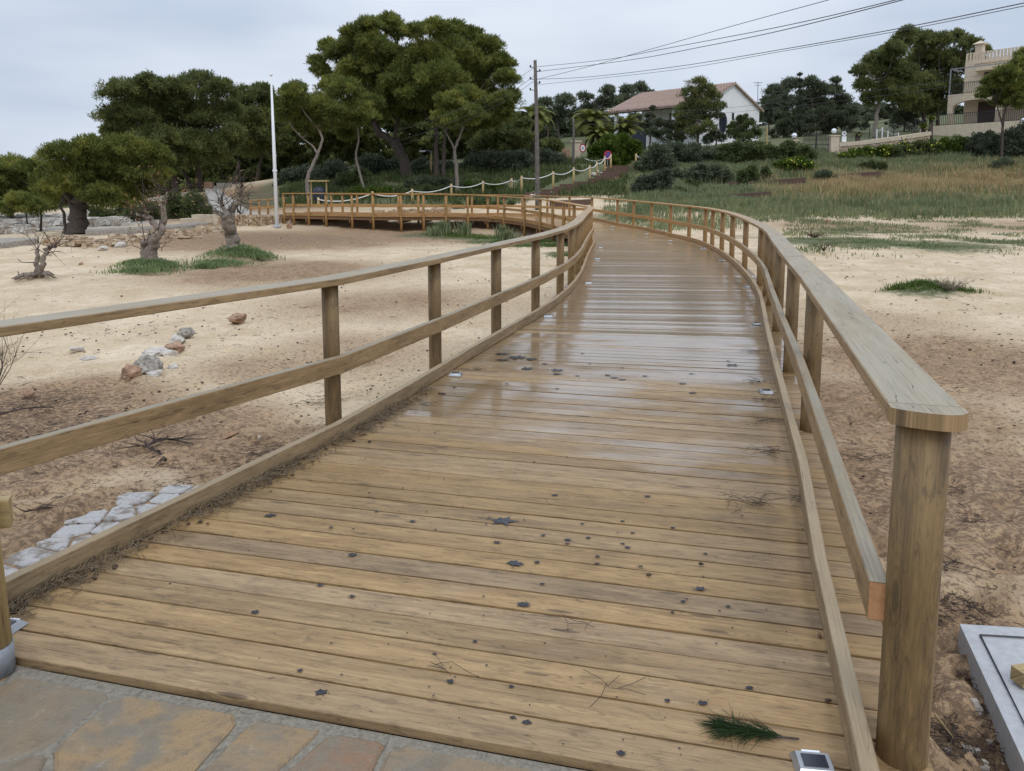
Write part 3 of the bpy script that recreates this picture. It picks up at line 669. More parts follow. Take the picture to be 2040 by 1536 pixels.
# left railing up to the sharp bend, then on along the far stretch
lcols = [(-330, (1.5, 3.2)), (652, (4, 7)), (868, (5.5, 9)), (988, (7, 11)), (1067, (9, 13)), (1116, (10, 14))]
sl_ = col_s(LPath, lcols); ddl = np.r_[0, np.cumsum(np.linalg.norm(np.diff(LPath, axis=0), axis=1))]
bend = ddl[np.argmax(LPath[:, 0]-.0*LPath[:, 1])]
far_cols = [(1158, (25, 27)), (1128, (27, 31)), (1103, (29, 33)), (1079, (31, 34)), (1045, (33, 36.5)), (1004, (34, 39)), (971, (34, 39)), (931, (34, 39)), (889, (34, 39)), (844, (34, 39)), (798, (34, 39)), (743, (34, 39)), (701, (34, 39)), (649, (34, 40)), (615, (34, 40)), (585, (34, 40)), (566, (34, 40))]
sf_ = col_s(LPath, far_cols)
mid_ = list(np.linspace(sl_[-1], bend, 8))[1:]
r1 = rail('timber_railing', 'long left railing of round posts with grey board top, bending towards the stone wall', LPath, sl_+mid_+[a for a in sf_ if a > bend+.6], -1, 1, ends=(.4, .1))
rcols = [(1618, (3, 6)), (1577, (5, 8)), (1552, (6, 10)), (1538, (8, 11)), (1529, (10, 13)), (1516, (11, 15)), (1485, (13, 17)), (1459, (14.5, 19)), (1439, (16, 21)), (1420, (18, 23)), (1405, (20, 25)), (1373, (22, 27)), (1336, (24, 29)), (1298, (26, 31)), (1263, (28, 33)), (1230, (30, 34.5)), (1179, (33, 37)), (1135, (35, 40)), (1090, (37, 42)), (1040, (38, 42)), (991, (38, 42)), (940, (38, 42)), (890, (37, 42)), (834, (37, 42)), (793, (37, 42)), (712, (37, 43)), (682, (37, 43)), (661, (37, 43))]
ddr = np.r_[0, np.cumsum(np.linalg.norm(np.diff(RPath, axis=0), axis=1))]
s_first = ddr[np.argmin(np.abs(RPath[:, 1]-2.03)+(np.arange(len(RPath)) > 200)*50)]
r2 = rail('timber_railing', 'right railing of round posts whose board top ends beside the camera', RPath, [s_first]+[a for a in col_s(RPath, rcols)], 1, -1, first_r=.068, ends=(.0, .1))
# rounded end of the near right handrail board
q = np.array([np.interp(s_first, ddr, RPath[:, k]) for k in range(3)]); q2 = np.array([np.interp(col_s(RPath, rcols)[0], ddr, RPath[:, k]) for k in range(3)])
dv_ = (q2-q)/np.linalg.norm(q2-q); sd = np.array([dv_[1], -dv_[0], 0])
ro = np.array(r2.location); mb = MB(ro); arc = []
for t_ in np.linspace(0, 1, 9):
    xx = -.0925+.185*t_; yy = -.055-.05*(1-(2*t_-1)**2)**.6*(.45+.55*t_); arc.append(q-ro*0+sd*xx+dv_*yy)
base = [q+sd*.0925+dv_*-.002, q-sd*.0925+dv_*-.002]
pts = arc+base; k = len(pts); zt, zb = RAILH-.0002, RAILH-.0448
V = [np.array([a[0], a[1], zt]) for a in pts]+[np.array([a[0], a[1], zb]) for a in pts]
mb.add(V, [tuple(range(k))[::-1] if False else tuple(range(k)), tuple(range(k, 2*k))[::-1]]+[((i+1) % k, i, k+i, k+(i+1) % k) for i in range(k)])
mb.U = [((v@dv_)*1.0, (v@sd)*1.0) for f in mb.F for v in [np.concatenate(mb.V)[i] for i in f]]
mb.build('handrail_end', M['rail'], r2)
# beams and bearers beneath the far stretch, seen from the sand
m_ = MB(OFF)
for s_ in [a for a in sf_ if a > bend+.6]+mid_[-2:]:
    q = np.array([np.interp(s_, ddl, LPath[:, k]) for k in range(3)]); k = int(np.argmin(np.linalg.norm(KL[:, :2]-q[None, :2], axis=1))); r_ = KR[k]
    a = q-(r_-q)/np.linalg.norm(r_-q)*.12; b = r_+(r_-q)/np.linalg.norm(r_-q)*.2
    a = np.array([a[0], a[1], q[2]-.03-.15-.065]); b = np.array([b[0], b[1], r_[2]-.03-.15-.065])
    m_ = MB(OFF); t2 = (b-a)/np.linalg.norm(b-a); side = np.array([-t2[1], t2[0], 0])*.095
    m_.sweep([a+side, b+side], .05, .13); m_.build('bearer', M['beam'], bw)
# separate short railing end at the left edge of the frame
lr = empty('railing_end_post', P(-14, 1332, 0), 'round post with grey metal shoe and short stub of rail at the left frame edge', 'post')
ro = np.array(lr.location)
m_ = MB(ro); m_.tube([ro+np.array([0, 0, .07]), ro+np.array([-.03, 0, 1.0])], .062, 20); m_.build('post', M['ropepost'], lr, True)
m_ = MB(ro); m_.tube([ro+np.array([0, 0, -.012]), ro+np.array([0, 0, .085])], .065, 20); m_.build('metal_shoe', M['galv'], lr, True)
e = P(22, 1018, .5); m_ = MB(ro); m_.sweep([e, e+np.array([-.6, -.25, 0])], .055, .10, ch=.005); m_.build('mid_rail', M['ropepost'], lr)
# near right mid rail end grain
# ------------------------------------------------------------ foliage builders
def rdir(r, n):
    v = r.normal(size=(n, 3)); return v/np.linalg.norm(v, axis=1)[:, None]
def leaf_tris(C, D, ln, wd, r):
    """thin triangles at centres C pointing along D"""
    n = len(C); s_ = np.cross(D, rdir(r, n)); s_ /= np.linalg.norm(s_, axis=1)[:, None]+1e-9
    ln = (ln*r.uniform(.6, 1.3, n))[:, None]; wd = (wd*r.uniform(.7, 1.3, n))[:, None]
    a = C-s_*wd/2-D*ln*.4; b = C+s_*wd/2-D*ln*.4; c = C+D*ln*.6
    V = np.stack([a, b, c], 1).reshape(-1, 3); return V, np.arange(3*n).reshape(-1, 3)
def leaf_quads(C, D, ln, wd, r):
    n = len(C); s_ = np.cross(D, rdir(r, n)); s_ /= np.linalg.norm(s_, axis=1)[:, None]+1e-9
    ln = (ln*r.uniform(.6, 1.3, n))[:, None]; wd = (wd*r.uniform(.7, 1.3, n))[:, None]
    V = np.stack([C-D*ln/2, C+s_*wd/2, C+D*ln/2, C-s_*wd/2], 1).reshape(-1, 3); return V, np.arange(4*n).reshape(-1, 4)
def crown_pts(lobes, dens, r, sub=9, flat=.85, subr=.27):
    Cs = []; Ds = []
    for (c, rad) in lobes:
        rad = rad*1.10
        c = np.array(c); k = sub; dirs = rdir(r, k); dirs[:, 2] = np.abs(dirs[:, 2])*.9-.25
        sc_ = c+dirs*(rad*r.uniform(.35, 1.12, k))[:, None]*np.array([1, 1, flat]); srs = rad*subr*r.uniform(.6, 1.35, k)
        nn = int(dens*rad*rad)
        for j in range(k):
            m = max(8, nn//k); dd = rdir(r, m); rr = srs[j]*(r.uniform(.35, 1.12, m))
            Cs.append(sc_[j]+dd*rr[:, None]*np.array([1, 1, .8])); D = dd+rdir(r, m)*.9+np.array([0, 0, .35]); Ds.append(D/np.linalg.norm(D, axis=1)[:, None])
        m = nn//2; dd = rdir(r, m); Cs.append(c+dd*(rad*.85*r.uniform(.25, 1, m)**.6)[:, None]*np.array([1, 1, flat])); Ds.append(dd)
    return np.concatenate(Cs), np.concatenate(Ds)
def tree(name, label, cat, Y, lobes, trunks, mat, bark, group=None, dens=560, leaf=(.40, .13), seed=0, base=None, limb=True, sub=44, dy=1.6):
    r = np.random.default_rng(seed+1000); sc_ = max(.6, Y/50.0)
    t0 = trunks[0][0]
    b0 = np.array(Q(t0[0][0], t0[0][1], Y)); g = gz(b0[0], b0[1]); b0[2] = g-.1
    root = empty(name, b0, label, cat, group)
    LB = []
    for (px, py, rp) in lobes:
        LB.append((Q(px, py, Y+r.uniform(-dy, dy)), rp*Y/FPX))
    C, D = crown_pts(LB, dens*5.6/sc_**2, r, sub)
    V, Fc = leaf_quads(C, D, leaf[0]*sc_*.66, leaf[1]*sc_*.36, r)
    mk('crown', V-b0, Fc, mat, root)
    mb = MB(b0)
    tips = []
    for pts, wpx in trunks:
        q = [Q(x, y, Y) for x, y in pts]
        if pts is trunks[0][0] or pts[0][1] > t0[0][1]-25: q[0][2] = min(q[0][2], gz(q[0][0], q[0][1])-.1)
        sp = spline(q, 5); m = len(sp); w = wpx*Y/FPX/2
        sp[1:-1] += r.normal(size=(m-2, 3))*w*.12
        mb.tube(sp, [w*(1.25 if i == 0 else 1-.55*i/(m-1)) for i in range(m)], 9); tips += [sp[int(m*.55)], sp[-1]]
    if limb:
        for (c, rad) in LB:
            t_ = min(tips, key=lambda a: np.linalg.norm(a-c)); md = (t_+c)/2+r.normal(size=3)*rad*.15+np.array([0, 0, -rad*.15])
            w = trunks[0][1]*Y/FPX/2
            mb.tube(spline([t_, md, c], 4), [w*.42*(1-.8*i/8) for i in range(9)], 6)
            for _ in range(3):
                e = c+rdir(r, 1)[0]*rad*.8; mb.tube([md*.4+c*.6, (c+e)/2, e], [w*.16, w*.1, w*.04], 4)
    mb.build('trunk', bark, root, True)
    return root
def bush(name, label, cat, Y, blobs, mat, dens=1100, leaf=(.15, .085), seed=0, group=None, sub=8, flowers=None):
    r = np.random.default_rng(seed+5000); sc_ = max(.5, Y/50.0)
    LB = [(Q(px, py, Y+r.uniform(-.5, .5)), rp*Y/FPX) for px, py, rp in blobs]
    for c, rad in list(LB):
        g = gz(c[0], c[1]); z_ = c[2]-rad*.8
        while z_ > g+rad*.1: LB.append((np.array([c[0], c[1], z_]), rad)); z_ -= rad*.9
    x0 = LB[0][0]; b0 = np.array([x0[0], x0[1], gz(x0[0], x0[1])])
    root = empty(name, b0, label, cat, group)
    C, D = crown_pts(LB, dens*3/sc_**2*.5, r, sub, .9, .5)
    V, Fc = leaf_quads(C, D, leaf[0]*sc_, leaf[1]*sc_, r); mk('foliage', V-b0, Fc, mat, root)
    mb = MB(b0)
    for c, rad in LB:
        g = gz(c[0], c[1])
        for _ in range(4):
            e = c+rdir(r, 1)[0]*rad*.6; mb.tube([[c[0]+r.uniform(-.1, .1), c[1]+r.uniform(-.1, .1), g-.05], (np.array([c[0], c[1], g])+e)/2+r.normal(size=3)*.05, e], [.035*sc_, .025*sc_, .012*sc_], 4)
    mb.build('stems', M['bark'], root)
    if flowers:
        top = C[(C[:, 2] > np.percentile(C[:, 2], 35)) & (C[:, 1] < np.median(C[:, 1]))]; k = r.choice(len(top), min(flowers, len(top)), False)
        V, Fc = leaf_quads(top[k]+np.array([0, -.12, .05]), rdir(r, len(k)), .12, .11, r); o = mk('flowers', V-b0, Fc, M['flower'], root); o['kind'] = 'stuff'
    return root
B_, BP = M['bark'], M['barkpale']
G1 = 'pines behind the far stretch of boardwalk'; G0 = 'pines by the shore on the left'; GR = 'pines on the hill at the right'; GB = 'far pines along the skyline'
tree('pine_tree', 'low rounded pine cut off by the left frame edge', 'pine', 46, [(25, 335, 38), (-10, 350, 45), (62, 340, 32), (30, 380, 42), (85, 368, 26), (-25, 395, 40), (60, 395, 32)], [([(20, 445), (25, 400), (28, 360)], 14)], M['pine'], B_, G0, seed=1)
tree('pine_tree', 'small pine with two thin trunks standing left of the thick-trunked pine', 'pine', 38, [(70, 412, 24), (40, 402, 27), (100, 405, 22), (15, 415, 20)], [([(55, 475), (54, 440), (50, 410)], 4), ([(82, 468), (82, 440), (80, 410)], 6)], M['pine'], B_, G0, seed=2)
tree('pine_tree', 'wide low pine with a very thick dark trunk on the sand bank', 'pine', 35, [(125, 308, 36), (180, 300, 42), (240, 297, 40), (292, 305, 36), (315, 345, 28), (105, 345, 34), (160, 350, 46), (230, 345, 46), (285, 370, 36), (135, 388, 32), (205, 390, 36), (100, 375, 26), (255, 395, 28), (322, 318, 20), (180, 325, 40)],
     [([(155, 464), (156, 430), (165, 395), (190, 360)], 40), ([(156, 430), (140, 400), (120, 370)], 18), ([(130, 462), (128, 430), (120, 408), (128, 398)], 7)], M['pine'], B_, G0, seed=3, leaf=(.42, .13))
tree('pine_tree', 'tall dense pine above and left of the wide low pine', 'pine', 58, [(250, 185, 38), (295, 172, 32), (228, 230, 30), (280, 232, 48), (320, 205, 40), (255, 285, 42), (310, 280, 45), (222, 262, 24), (330, 320, 40), (285, 330, 30)], [([(350, 385), (340, 330), (300, 270)], 12)], M['pine2'], B_, G0, seed=4, leaf=(.42, .14))
tree('pine_tree', 'tall dense pine just left of the flagpole, over the climbing path', 'pine', 60, [(350, 180, 36), (400, 168, 36), (440, 175, 28), (360, 235, 50), (415, 230, 50), (455, 220, 30), (380, 295, 48), (435, 290, 42), (340, 290, 40), (465, 265, 26)], [([(398, 385), (395, 340), (385, 290)], 14), ([(385, 384), (370, 350), (350, 310)], 9)], M['pine2'], B_, G0, seed=5)
tree('pine_tree', 'darker pine straight behind the white flagpole', 'pine', 68, [(490, 195, 30), (520, 185, 26), (478, 225, 26), (505, 240, 38), (548, 215, 32), (495, 285, 36), (545, 270, 40), (585, 185, 22), (590, 175, 20), (570, 245, 32)], [([(505, 390), (515, 340), (525, 290)], 9), ([(470, 388), (470, 350), (478, 320)], 8)], M['pine2'], B_, G1, seed=6)
tree('pine_tree', 'pine with a pale twisting trunk that forks, right of the flagpole', 'pine', 46, [(585, 190, 30), (600, 225, 34), (640, 212, 38), (565, 222, 26), (635, 240, 30), (615, 250, 30), (665, 225, 26)], [([(618, 392), (612, 362), (622, 330), (634, 303), (642, 275), (632, 255)], 9), ([(632, 306), (622, 290), (602, 275)], 5)], M['pine'], BP, G1, seed=7)
tree('pine_tree', 'small pine on a thin leaning pale trunk above the bushes', 'pine', 48, [(690, 182, 34), (660, 168, 26), (705, 225, 38), (735, 205, 28), (668, 228, 30), (690, 260, 26)], [([(729, 368), (715, 340), (709, 310), (714, 275), (706, 230)], 6)], M['pine'], BP, G1, seed=8)
tree('pine_tree', 'huge pine with a thick leaning dark trunk, highest crown in the left half', 'pine', 54, [(735, 52, 26), (772, 44, 26), (700, 66, 24), (792, 62, 22), (655, 92, 22), (632, 122, 18), (640, 140, 20), (690, 105, 36), (745, 95, 38), (715, 140, 40), (760, 150, 48), (815, 160, 48), (690, 160, 28), (800, 120, 36), (770, 200, 44), (740, 225, 36), (820, 215, 40)],
     [([(812, 338), (800, 310), (780, 282), (755, 262), (735, 225)], 23), ([(812, 338), (800, 300), (788, 268), (795, 230)], 12)], M['pine'], B_, G1, seed=9, leaf=(.44, .13), dy=2.2)
tree('pine_tree', 'broad round pine left of the utility pole, on two upright dark trunks', 'pine', 53, [(828, 62, 22), (868, 55, 28), (905, 58, 26), (940, 74, 28), (972, 92, 30), (995, 125, 28), (1008, 155, 26), (1022, 188, 18), (1005, 200, 26), (895, 100, 44), (850, 108, 38), (945, 135, 46), (880, 160, 50), (950, 190, 46), (870, 215, 42), (925, 240, 40), (975, 230, 34), (830, 190, 34), (1005, 222, 20)],
     [([(870, 335), (869, 300), (868, 250)], 12), ([(884, 335), (884, 300), (890, 250)], 10)], M['pine'], B_, G1, seed=10, leaf=(.44, .13), dy=2.2)
tree('pine_tree', 'pine on a slim pale forked trunk in front of the broad round pine', 'pine', 48, [(900, 205, 30), (930, 192, 30), (880, 235, 22), (938, 228, 28), (905, 240, 22)], [([(912, 358), (907, 320), (906, 298), (915, 272), (925, 245)], 8), ([(906, 298), (898, 282), (889, 265)], 5)], M['pine'], BP, G1, seed=11)
tree('pine_tree', 'dark low pine filling the gap left of the utility pole', 'pine', 60, [(985, 262, 28), (1015, 255, 26), (1040, 275, 24), (965, 285, 26), (1010, 290, 28), (1045, 245, 16)], [([(1005, 330), (1005, 290), (1008, 265)], 8)], M['pine2'], B_, G1, seed=12)
tree('pine_tree', 'far grey-green pine between the two utility poles', 'pine', 98, [(1085, 205, 17), (1128, 200, 20), (1108, 225, 22), (1148, 228, 20), (1095, 240, 18), (1070, 215, 12)], [([(1115, 300), (1113, 265), (1110, 235)], 6), ([(1090, 300), (1092, 265), (1088, 240)], 5)], M['pinef'], B_, GB, seed=13, dens=420)
tree('pine_tree', 'far pine with notched top left of the tiled roof', 'pine', 100, [(1165, 193, 15), (1212, 180, 15), (1205, 205, 20), (1172, 218, 20), (1225, 200, 16), (1190, 232, 20)], [([(1195, 300), (1195, 250), (1195, 215)], 5)], M['pinef'], B_, GB, seed=14, dens=460)
tree('pine_tree', 'far flat-topped pine just over the left end of the tiled roof', 'pine', 104, [(1250, 180, 15), (1275, 175, 15), (1295, 188, 12), (1245, 200, 17), (1272, 200, 20), (1240, 215, 14)], [([(1265, 300), (1265, 240), (1265, 205)], 5)], M['pinef'], B_, GB, seed=15, dens=480)
tree('pine_tree', 'thin open-crowned pine growing right before the white house', 'pine', 66, [(1393, 162, 15), (1406, 178, 19), (1374, 186, 19), (1422, 192, 17), (1388, 205, 22), (1416, 215, 22), (1362, 215, 18), (1434, 210, 13), (1395, 235, 24), (1366, 242, 20), (1383, 262, 19), (1412, 252, 17), (1430, 230, 12), (1352, 228, 12)], [([(1391, 285), (1390, 250), (1392, 190)], 6)], M['pine2'], BP, GR, seed=16, dens=430, leaf=(.32, .10))
tree('pine_tree', 'far round pine left of the dark cypress', 'pine', 96, [(1545, 182, 20), (1530, 202, 17), (1575, 168, 18), (1562, 205, 26), (1520, 225, 18), (1548, 230, 22)], [([(1550, 290), (1550, 245), (1552, 210)], 5)], M['pinef'], B_, GB, seed=17, dens=460)
tree('pine_tree', 'far round pine right of the dark cypress', 'pine', 97, [(1615, 165, 18), (1640, 178, 17), (1612, 195, 26), (1640, 212, 24), (1600, 225, 22)], [([(1620, 290), (1620, 245), (1618, 205)], 5)], M['pinef'], B_, GB, seed=18, dens=460)
tree('pine_tree', 'far pointed pine between the cypress and the tall hill pine', 'pine', 99, [(1665, 160, 9), (1662, 180, 16), (1680, 198, 17), (1658, 212, 22), (1690, 222, 18), (1700, 215, 14)], [([(1672, 290), (1672, 245), (1670, 210)], 5)], M['pinef'], B_, GB, seed=19, dens=460)
tree('pine_tree', 'tall hill pine with a single pale trunk right of the iron gate', 'pine', 72, [(1745, 118, 24), (1715, 140, 18), (1780, 100, 26), (1765, 140, 34), (1720, 168, 20), (1770, 178, 30), (1735, 195, 22), (1800, 150, 32), (1800, 195, 28), (1808, 62, 16), (1795, 82, 20)], [([(1743, 268), (1745, 235), (1752, 205), (1758, 160)], 9)], M['pine2'], BP, GR, seed=20, dens=520)
tree('pine_tree', 'broad dark hill pine whose crown reaches behind the cream villa', 'pine', 78, [(1830, 78, 26), (1870, 82, 24), (1905, 72, 18), (1930, 85, 18), (1958, 98, 14), (1845, 120, 38), (1895, 125, 38), (1935, 125, 26), (1840, 170, 36), (1885, 175, 36), (1855, 210, 26), (1825, 205, 26)], [([(1845, 262), (1840, 235), (1830, 200)], 9), ([(1868, 262), (1868, 230), (1872, 190)], 8)], M['pine2'], B_, GR, seed=21, dens=520)
tree('pine_tree', 'bushy pine at the right frame edge hiding part of the cream villa', 'pine', 55, [(2005, 145, 22), (1975, 178, 20), (2040, 128, 26), (2015, 172, 30), (1958, 190, 11), (1995, 200, 18), (2055, 165, 34), (2035, 200, 22), (1990, 158, 20), (2042, 108, 18), (1972, 162, 15), (2000, 175, 24)], [([(2000, 275), (1998, 245), (2005, 210)], 6), ([(1998, 250), (1990, 225), (1985, 205)], 4)], M['pine'], B_, GR, seed=22)
# cypresses
def cypress(px, yt, yb, wpx, Y, label, seed):
    k = 9; lb = [(px+random.uniform(-1, 1), yt+(yb-yt)*(i+.5)/k, wpx*(.35+.65*min(1, (i+1)/4))) for i in range(k)]
    return tree('cypress_tree', label, 'cypress', Y, lb, [([(px, yb+6), (px, (yt+yb)/2), (px, yt+8)], 3)], M['bushd'], B_, None, dens=900, leaf=(.25, .10), seed=seed, limb=False, dy=.3)
random.seed(5)
cypress(1593, 142, 250, 8, 92, 'tall thin dark cypress among the far pines', 40)
cypress(1532, 200, 245, 9, 88, 'short dark conical cypress beside the right end of the white house', 41)
# olives and shrub-trees
for i, (lab, Y, lb, mt) in enumerate([
    ('round dark shrub tree hiding the right corner of the white house', 66, [(1470, 250, 18), (1495, 252, 18), (1482, 240, 15), (1458, 265, 14), (1505, 265, 15), (1480, 270, 20)], 'bush'),
    ('olive tree left of the open-crowned pine, below the porch', 66, [(1335, 250, 16), (1310, 245, 14), (1325, 270, 20), (1350, 272, 15), (1300, 262, 14)], 'olive'),
    ('small olive tree right of the trunk before the white house', 65, [(1425, 268, 15), (1410, 278, 14), (1438, 275, 12)], 'olive'),
    ('tall slim olive before the porch columns of the white house', 69, [(1295, 232, 11), (1288, 248, 13), (1300, 215, 7), (1283, 262, 12)], 'olive'),
    ('light olive tree low behind the street lamp on the hill', 80, [(1560, 250, 18), (1590, 255, 16), (1545, 265, 14), (1575, 268, 16)], 'olive'),
    ('broad light olive tree behind the iron gate', 80, [(1640, 225, 20), (1665, 235, 22), (1620, 240, 18), (1650, 255, 20), (1690, 250, 18), (1610, 258, 16)], 'olive'),
    ('olive tree between the two hill pine trunks', 78, [(1800, 230, 18), (1815, 245, 18), (1785, 245, 15), (1720, 250, 12), (1775, 215, 12)], 'olive')]):
    tree('shrub_tree', lab, 'tree', Y, lb, [([(lb[0][0], lb[0][1]+40), (lb[0][0]+2, lb[0][1]+15), (lb[0][0], lb[0][1])], 4)], M[mt], B_, None, dens=900, leaf=(.20, .11), seed=60+i, sub=8, dy=.7)
# bushes
bl = [
 ('dark bush mass beyond the leftmost tall tamarisk', 43, [(270, 425, 20), (300, 418, 20), (245, 435, 15), (325, 425, 16)], 'bush'),
 ('dark green bush beside the concrete path, between the two tall tamarisks', 42, [(385, 405, 26), (355, 412, 22), (405, 425, 20), (370, 430, 20), (345, 395, 16)], 'bush'),
 ('dark bush behind the wide low pine trunk', 50, [(210, 428, 16), (240, 415, 18), (190, 420, 14)], 'bush'),
 ('dark bush under the pine right of the flagpole', 56, [(575, 355, 22), (600, 345, 20), (590, 375, 20), (560, 370, 16)], 'bushd'),
 ('dark bush right of the twisting pale trunk', 56, [(640, 350, 24), (670, 340, 24), (650, 375, 20), (625, 370, 18)], 'bushd'),
 ('low dark bush left of the thin leaning trunk', 52, [(690, 358, 20), (675, 372, 18), (705, 375, 18), (720, 345, 16)], 'bush'),
 ('dark bush below the thick leaning trunk', 58, [(760, 335, 26), (790, 335, 24), (735, 325, 22), (770, 350, 20)], 'bushd'),
 ('dark bush under the broad round pine', 57, [(840, 335, 24), (870, 340, 22), (820, 345, 20), (895, 335, 18)], 'bushd'),
 ('dark bush right of the slim forked trunk', 57, [(945, 325, 24), (975, 320, 24), (930, 340, 20), (960, 342, 20)], 'bushd'),
 ('dark bush left of the utility pole', 56, [(1010, 318, 22), (1035, 315, 20), (1000, 335, 20), (1030, 335, 20), (1055, 325, 16)], 'bushd'),
 ('dark bush between the utility pole and the pillar', 58, [(1085, 310, 20), (1110, 318, 18), (1095, 330, 18), (1120, 335, 14)], 'bushd'),
 ('bright low bush under the white rope, above the bench', 46.5, [(700, 388, 13), (720, 382, 14), (745, 380, 14), (770, 384, 14), (675, 393, 10)], 'bushb'),
 ('low mixed bush under the middle of the rope fence', 47, [(795, 380, 14), (825, 382, 14), (850, 378, 14), (875, 382, 13)], 'bush'),
 ('grey-green low bush under the slim forked trunk', 49, [(880, 365, 15), (850, 362, 15), (910, 368, 14), (820, 366, 13)], 'bushg'),
 ('bright low bush at the foot of the slim forked trunk', 48.5, [(905, 374, 13), (935, 372, 13), (960, 375, 12), (985, 372, 11)], 'bushb'),
 ('low green bush behind the far bend of the railing', 44, [(1020, 410, 14), (1045, 412, 13), (1000, 415, 12), (1065, 415, 9)], 'bush'),
 ('green hedge behind the far stretch of railing', 43.5, [(940, 405, 14), (965, 406, 14), (910, 408, 13), (990, 408, 12)], 'bush'),
 ('bright green clipped bush beside the round signs', 61, [(1215, 283, 22), (1240, 280, 20), (1195, 292, 18), (1262, 288, 16), (1230, 300, 20), (1180, 298, 12)], 'bushb'),
 ('dark green hedge bush behind the top of the stairs', 62, [(1250, 305, 16), (1225, 308, 16), (1205, 312, 12), (1270, 300, 14)], 'bush'),
 ('grey-green bush right of the top of the stairs', 55, [(1290, 312, 18), (1310, 300, 20), (1280, 328, 15), (1320, 325, 20)], 'bushg'),
 ('wide grey-green bush below the white house', 58, [(1350, 298, 20), (1380, 300, 20), (1410, 305, 18), (1365, 318, 20), (1395, 325, 18)], 'bushg'),
 ('grey-green bush beneath the round window', 58, [(1445, 302, 18), (1470, 298, 18), (1455, 320, 18), (1430, 320, 16)], 'bush'),
 ('small grey-green shrub left on the upper slope, beside the stair-top bush', 51, [(1345, 342, 9), (1358, 345, 8), (1335, 348, 7)], 'bushg'),
 ('small pale shrub just above the middle of the lower timber edging', 46, [(1420, 377, 8), (1432, 379, 7)], 'bushg'),
 ('low dark shrub at the left end of the lower timber edging', 45.5, [(1350, 378, 9), (1362, 381, 7), (1340, 383, 6)], 'bush'),
 ('rounded shrub near the right end of the upper timber edging', 50, [(1640, 345, 10), (1652, 348, 8), (1628, 349, 8)], 'bushg'),
 ('low green shrub at the top of the dry grass, under the cream wall', 54, [(1740, 326, 11), (1758, 328, 9), (1722, 329, 9)], 'bush'),
 ('brownish-green shrub in the dry grass near the right frame edge', 52, [(2000, 322, 11), (2015, 326, 9), (1985, 327, 9)], 'bushg'),
 ('small shrub in the grass right of the large dark slope shrub', 47, [(1375, 362, 9), (1388, 365, 8)], 'bush'),
 ('dark green bush left of the hill street lamp', 57, [(1505, 295, 18), (1490, 310, 18), (1520, 312, 18), (1535, 300, 14)], 'bush'),
 ('dark bush before the left gate globe', 57, [(1575, 292, 16), (1555, 300, 16), (1600, 300, 15), (1585, 312, 16), (1618, 308, 10)], 'bush'),
 ('yellow-flowering low bush in front of the iron gate', 53, [(1575, 325, 14), (1595, 322, 14), (1555, 330, 13), (1612, 328, 10)], 'bushb'),
 ('large dark shrub on the slope right of the stairs', 45, [(1290, 362, 18), (1312, 352, 18), (1270, 375, 14), (1300, 375, 16), (1325, 345, 12)], 'bushd'),
 ('low olive-green shrub above the upper timber edging', 50, [(1400, 335, 15), (1425, 338, 15), (1380, 345, 13), (1445, 345, 12)], 'bushg'),
 ('low shrub between the two timber edgings', 49, [(1500, 338, 13), (1480, 345, 12), (1525, 340, 12)], 'bush'),
 ('green creeping hedge with yellow flowers under the left part of the cream wall', 58, [(1700, 305, 14), (1730, 302, 15), (1680, 312, 12), (1760, 300, 15), (1720, 315, 14)], 'bushb'),
 ('green creeping hedge with yellow flowers under the middle of the cream wall', 58, [(1800, 295, 15), (1830, 290, 15), (1785, 305, 14), (1855, 288, 15), (1820, 308, 14)], 'bush'),
 ('green hedge piece right before the villa terrace', 58, [(1885, 285, 14), (1910, 282, 14), (1870, 295, 13), (1900, 298, 13)], 'bushb'),
 ('blue-grey dense bush below the cream villa', 57, [(1945, 278, 18), (1970, 275, 18), (1925, 290, 14), (1960, 292, 16), (1990, 285, 16)], 'bushd'),
 ('blue-grey bush at the right frame edge under the bushy pine', 56, [(2020, 268, 20), (2045, 262, 20), (2005, 285, 15), (2040, 285, 18)], 'bushd')]
for i, (lab, Y, lb, mt) in enumerate(bl):
    fl = 90 if 'yellow' in lab else None
    bush('bush', lab, 'bush', Y, lb, M[mt], seed=i, group=None, flowers=fl)
# the wood closing the view behind the pines: reads as one mass
def wood_mass(name, label, lobes, mat, seed, dens=700, leaf=(.42, .20)):
    r = np.random.default_rng(seed); LB = [(Q(px, py, Y), rp*Y/FPX) for px, py, rp, Y in lobes]
    C, D = crown_pts(LB, dens, r, 9); V, Fc = leaf_quads(C, D, leaf[0], leaf[1], r); o_ = mk(name, V, Fc, mat); tag(o_, label, 'wood', kind='stuff')
rb = np.random.default_rng(77); lb = []
for px in range(190, 1120, 17):
    for py in (392, 368, 344, 320, 298):
        if px < 470 and py < 310: continue
        lb.append((px+rb.uniform(-8, 8), py+rb.uniform(-8, 8)-(6 if px > 600 else 0), rb.uniform(15, 24), rb.uniform(70, 84)))
for px in range(480, 1040, 17):
    for py in (278, 258, 240):
        lb.append((px+rb.uniform(-8, 8), py+rb.uniform(-8, 8), rb.uniform(14, 22), rb.uniform(66, 74)))
wood_mass('background_wood', 'dark pine wood filling the gaps behind the trunks left of the tall utility pole', lb, M['pine2'], 1)
lb = []
for px in range(1060, 2120, 17):
    for py in ((282, 262, 244, 226) if px > 1640 else (282, 262, 244)): lb.append((px+rb.uniform(-8, 8), py+rb.uniform(-7, 7), rb.uniform(14, 21), rb.uniform(108, 122)))
wood_mass('background_wood', 'grey-green wood along the hilltop behind the two houses', lb, M['pinef'], 2, 420, (.55, .26))
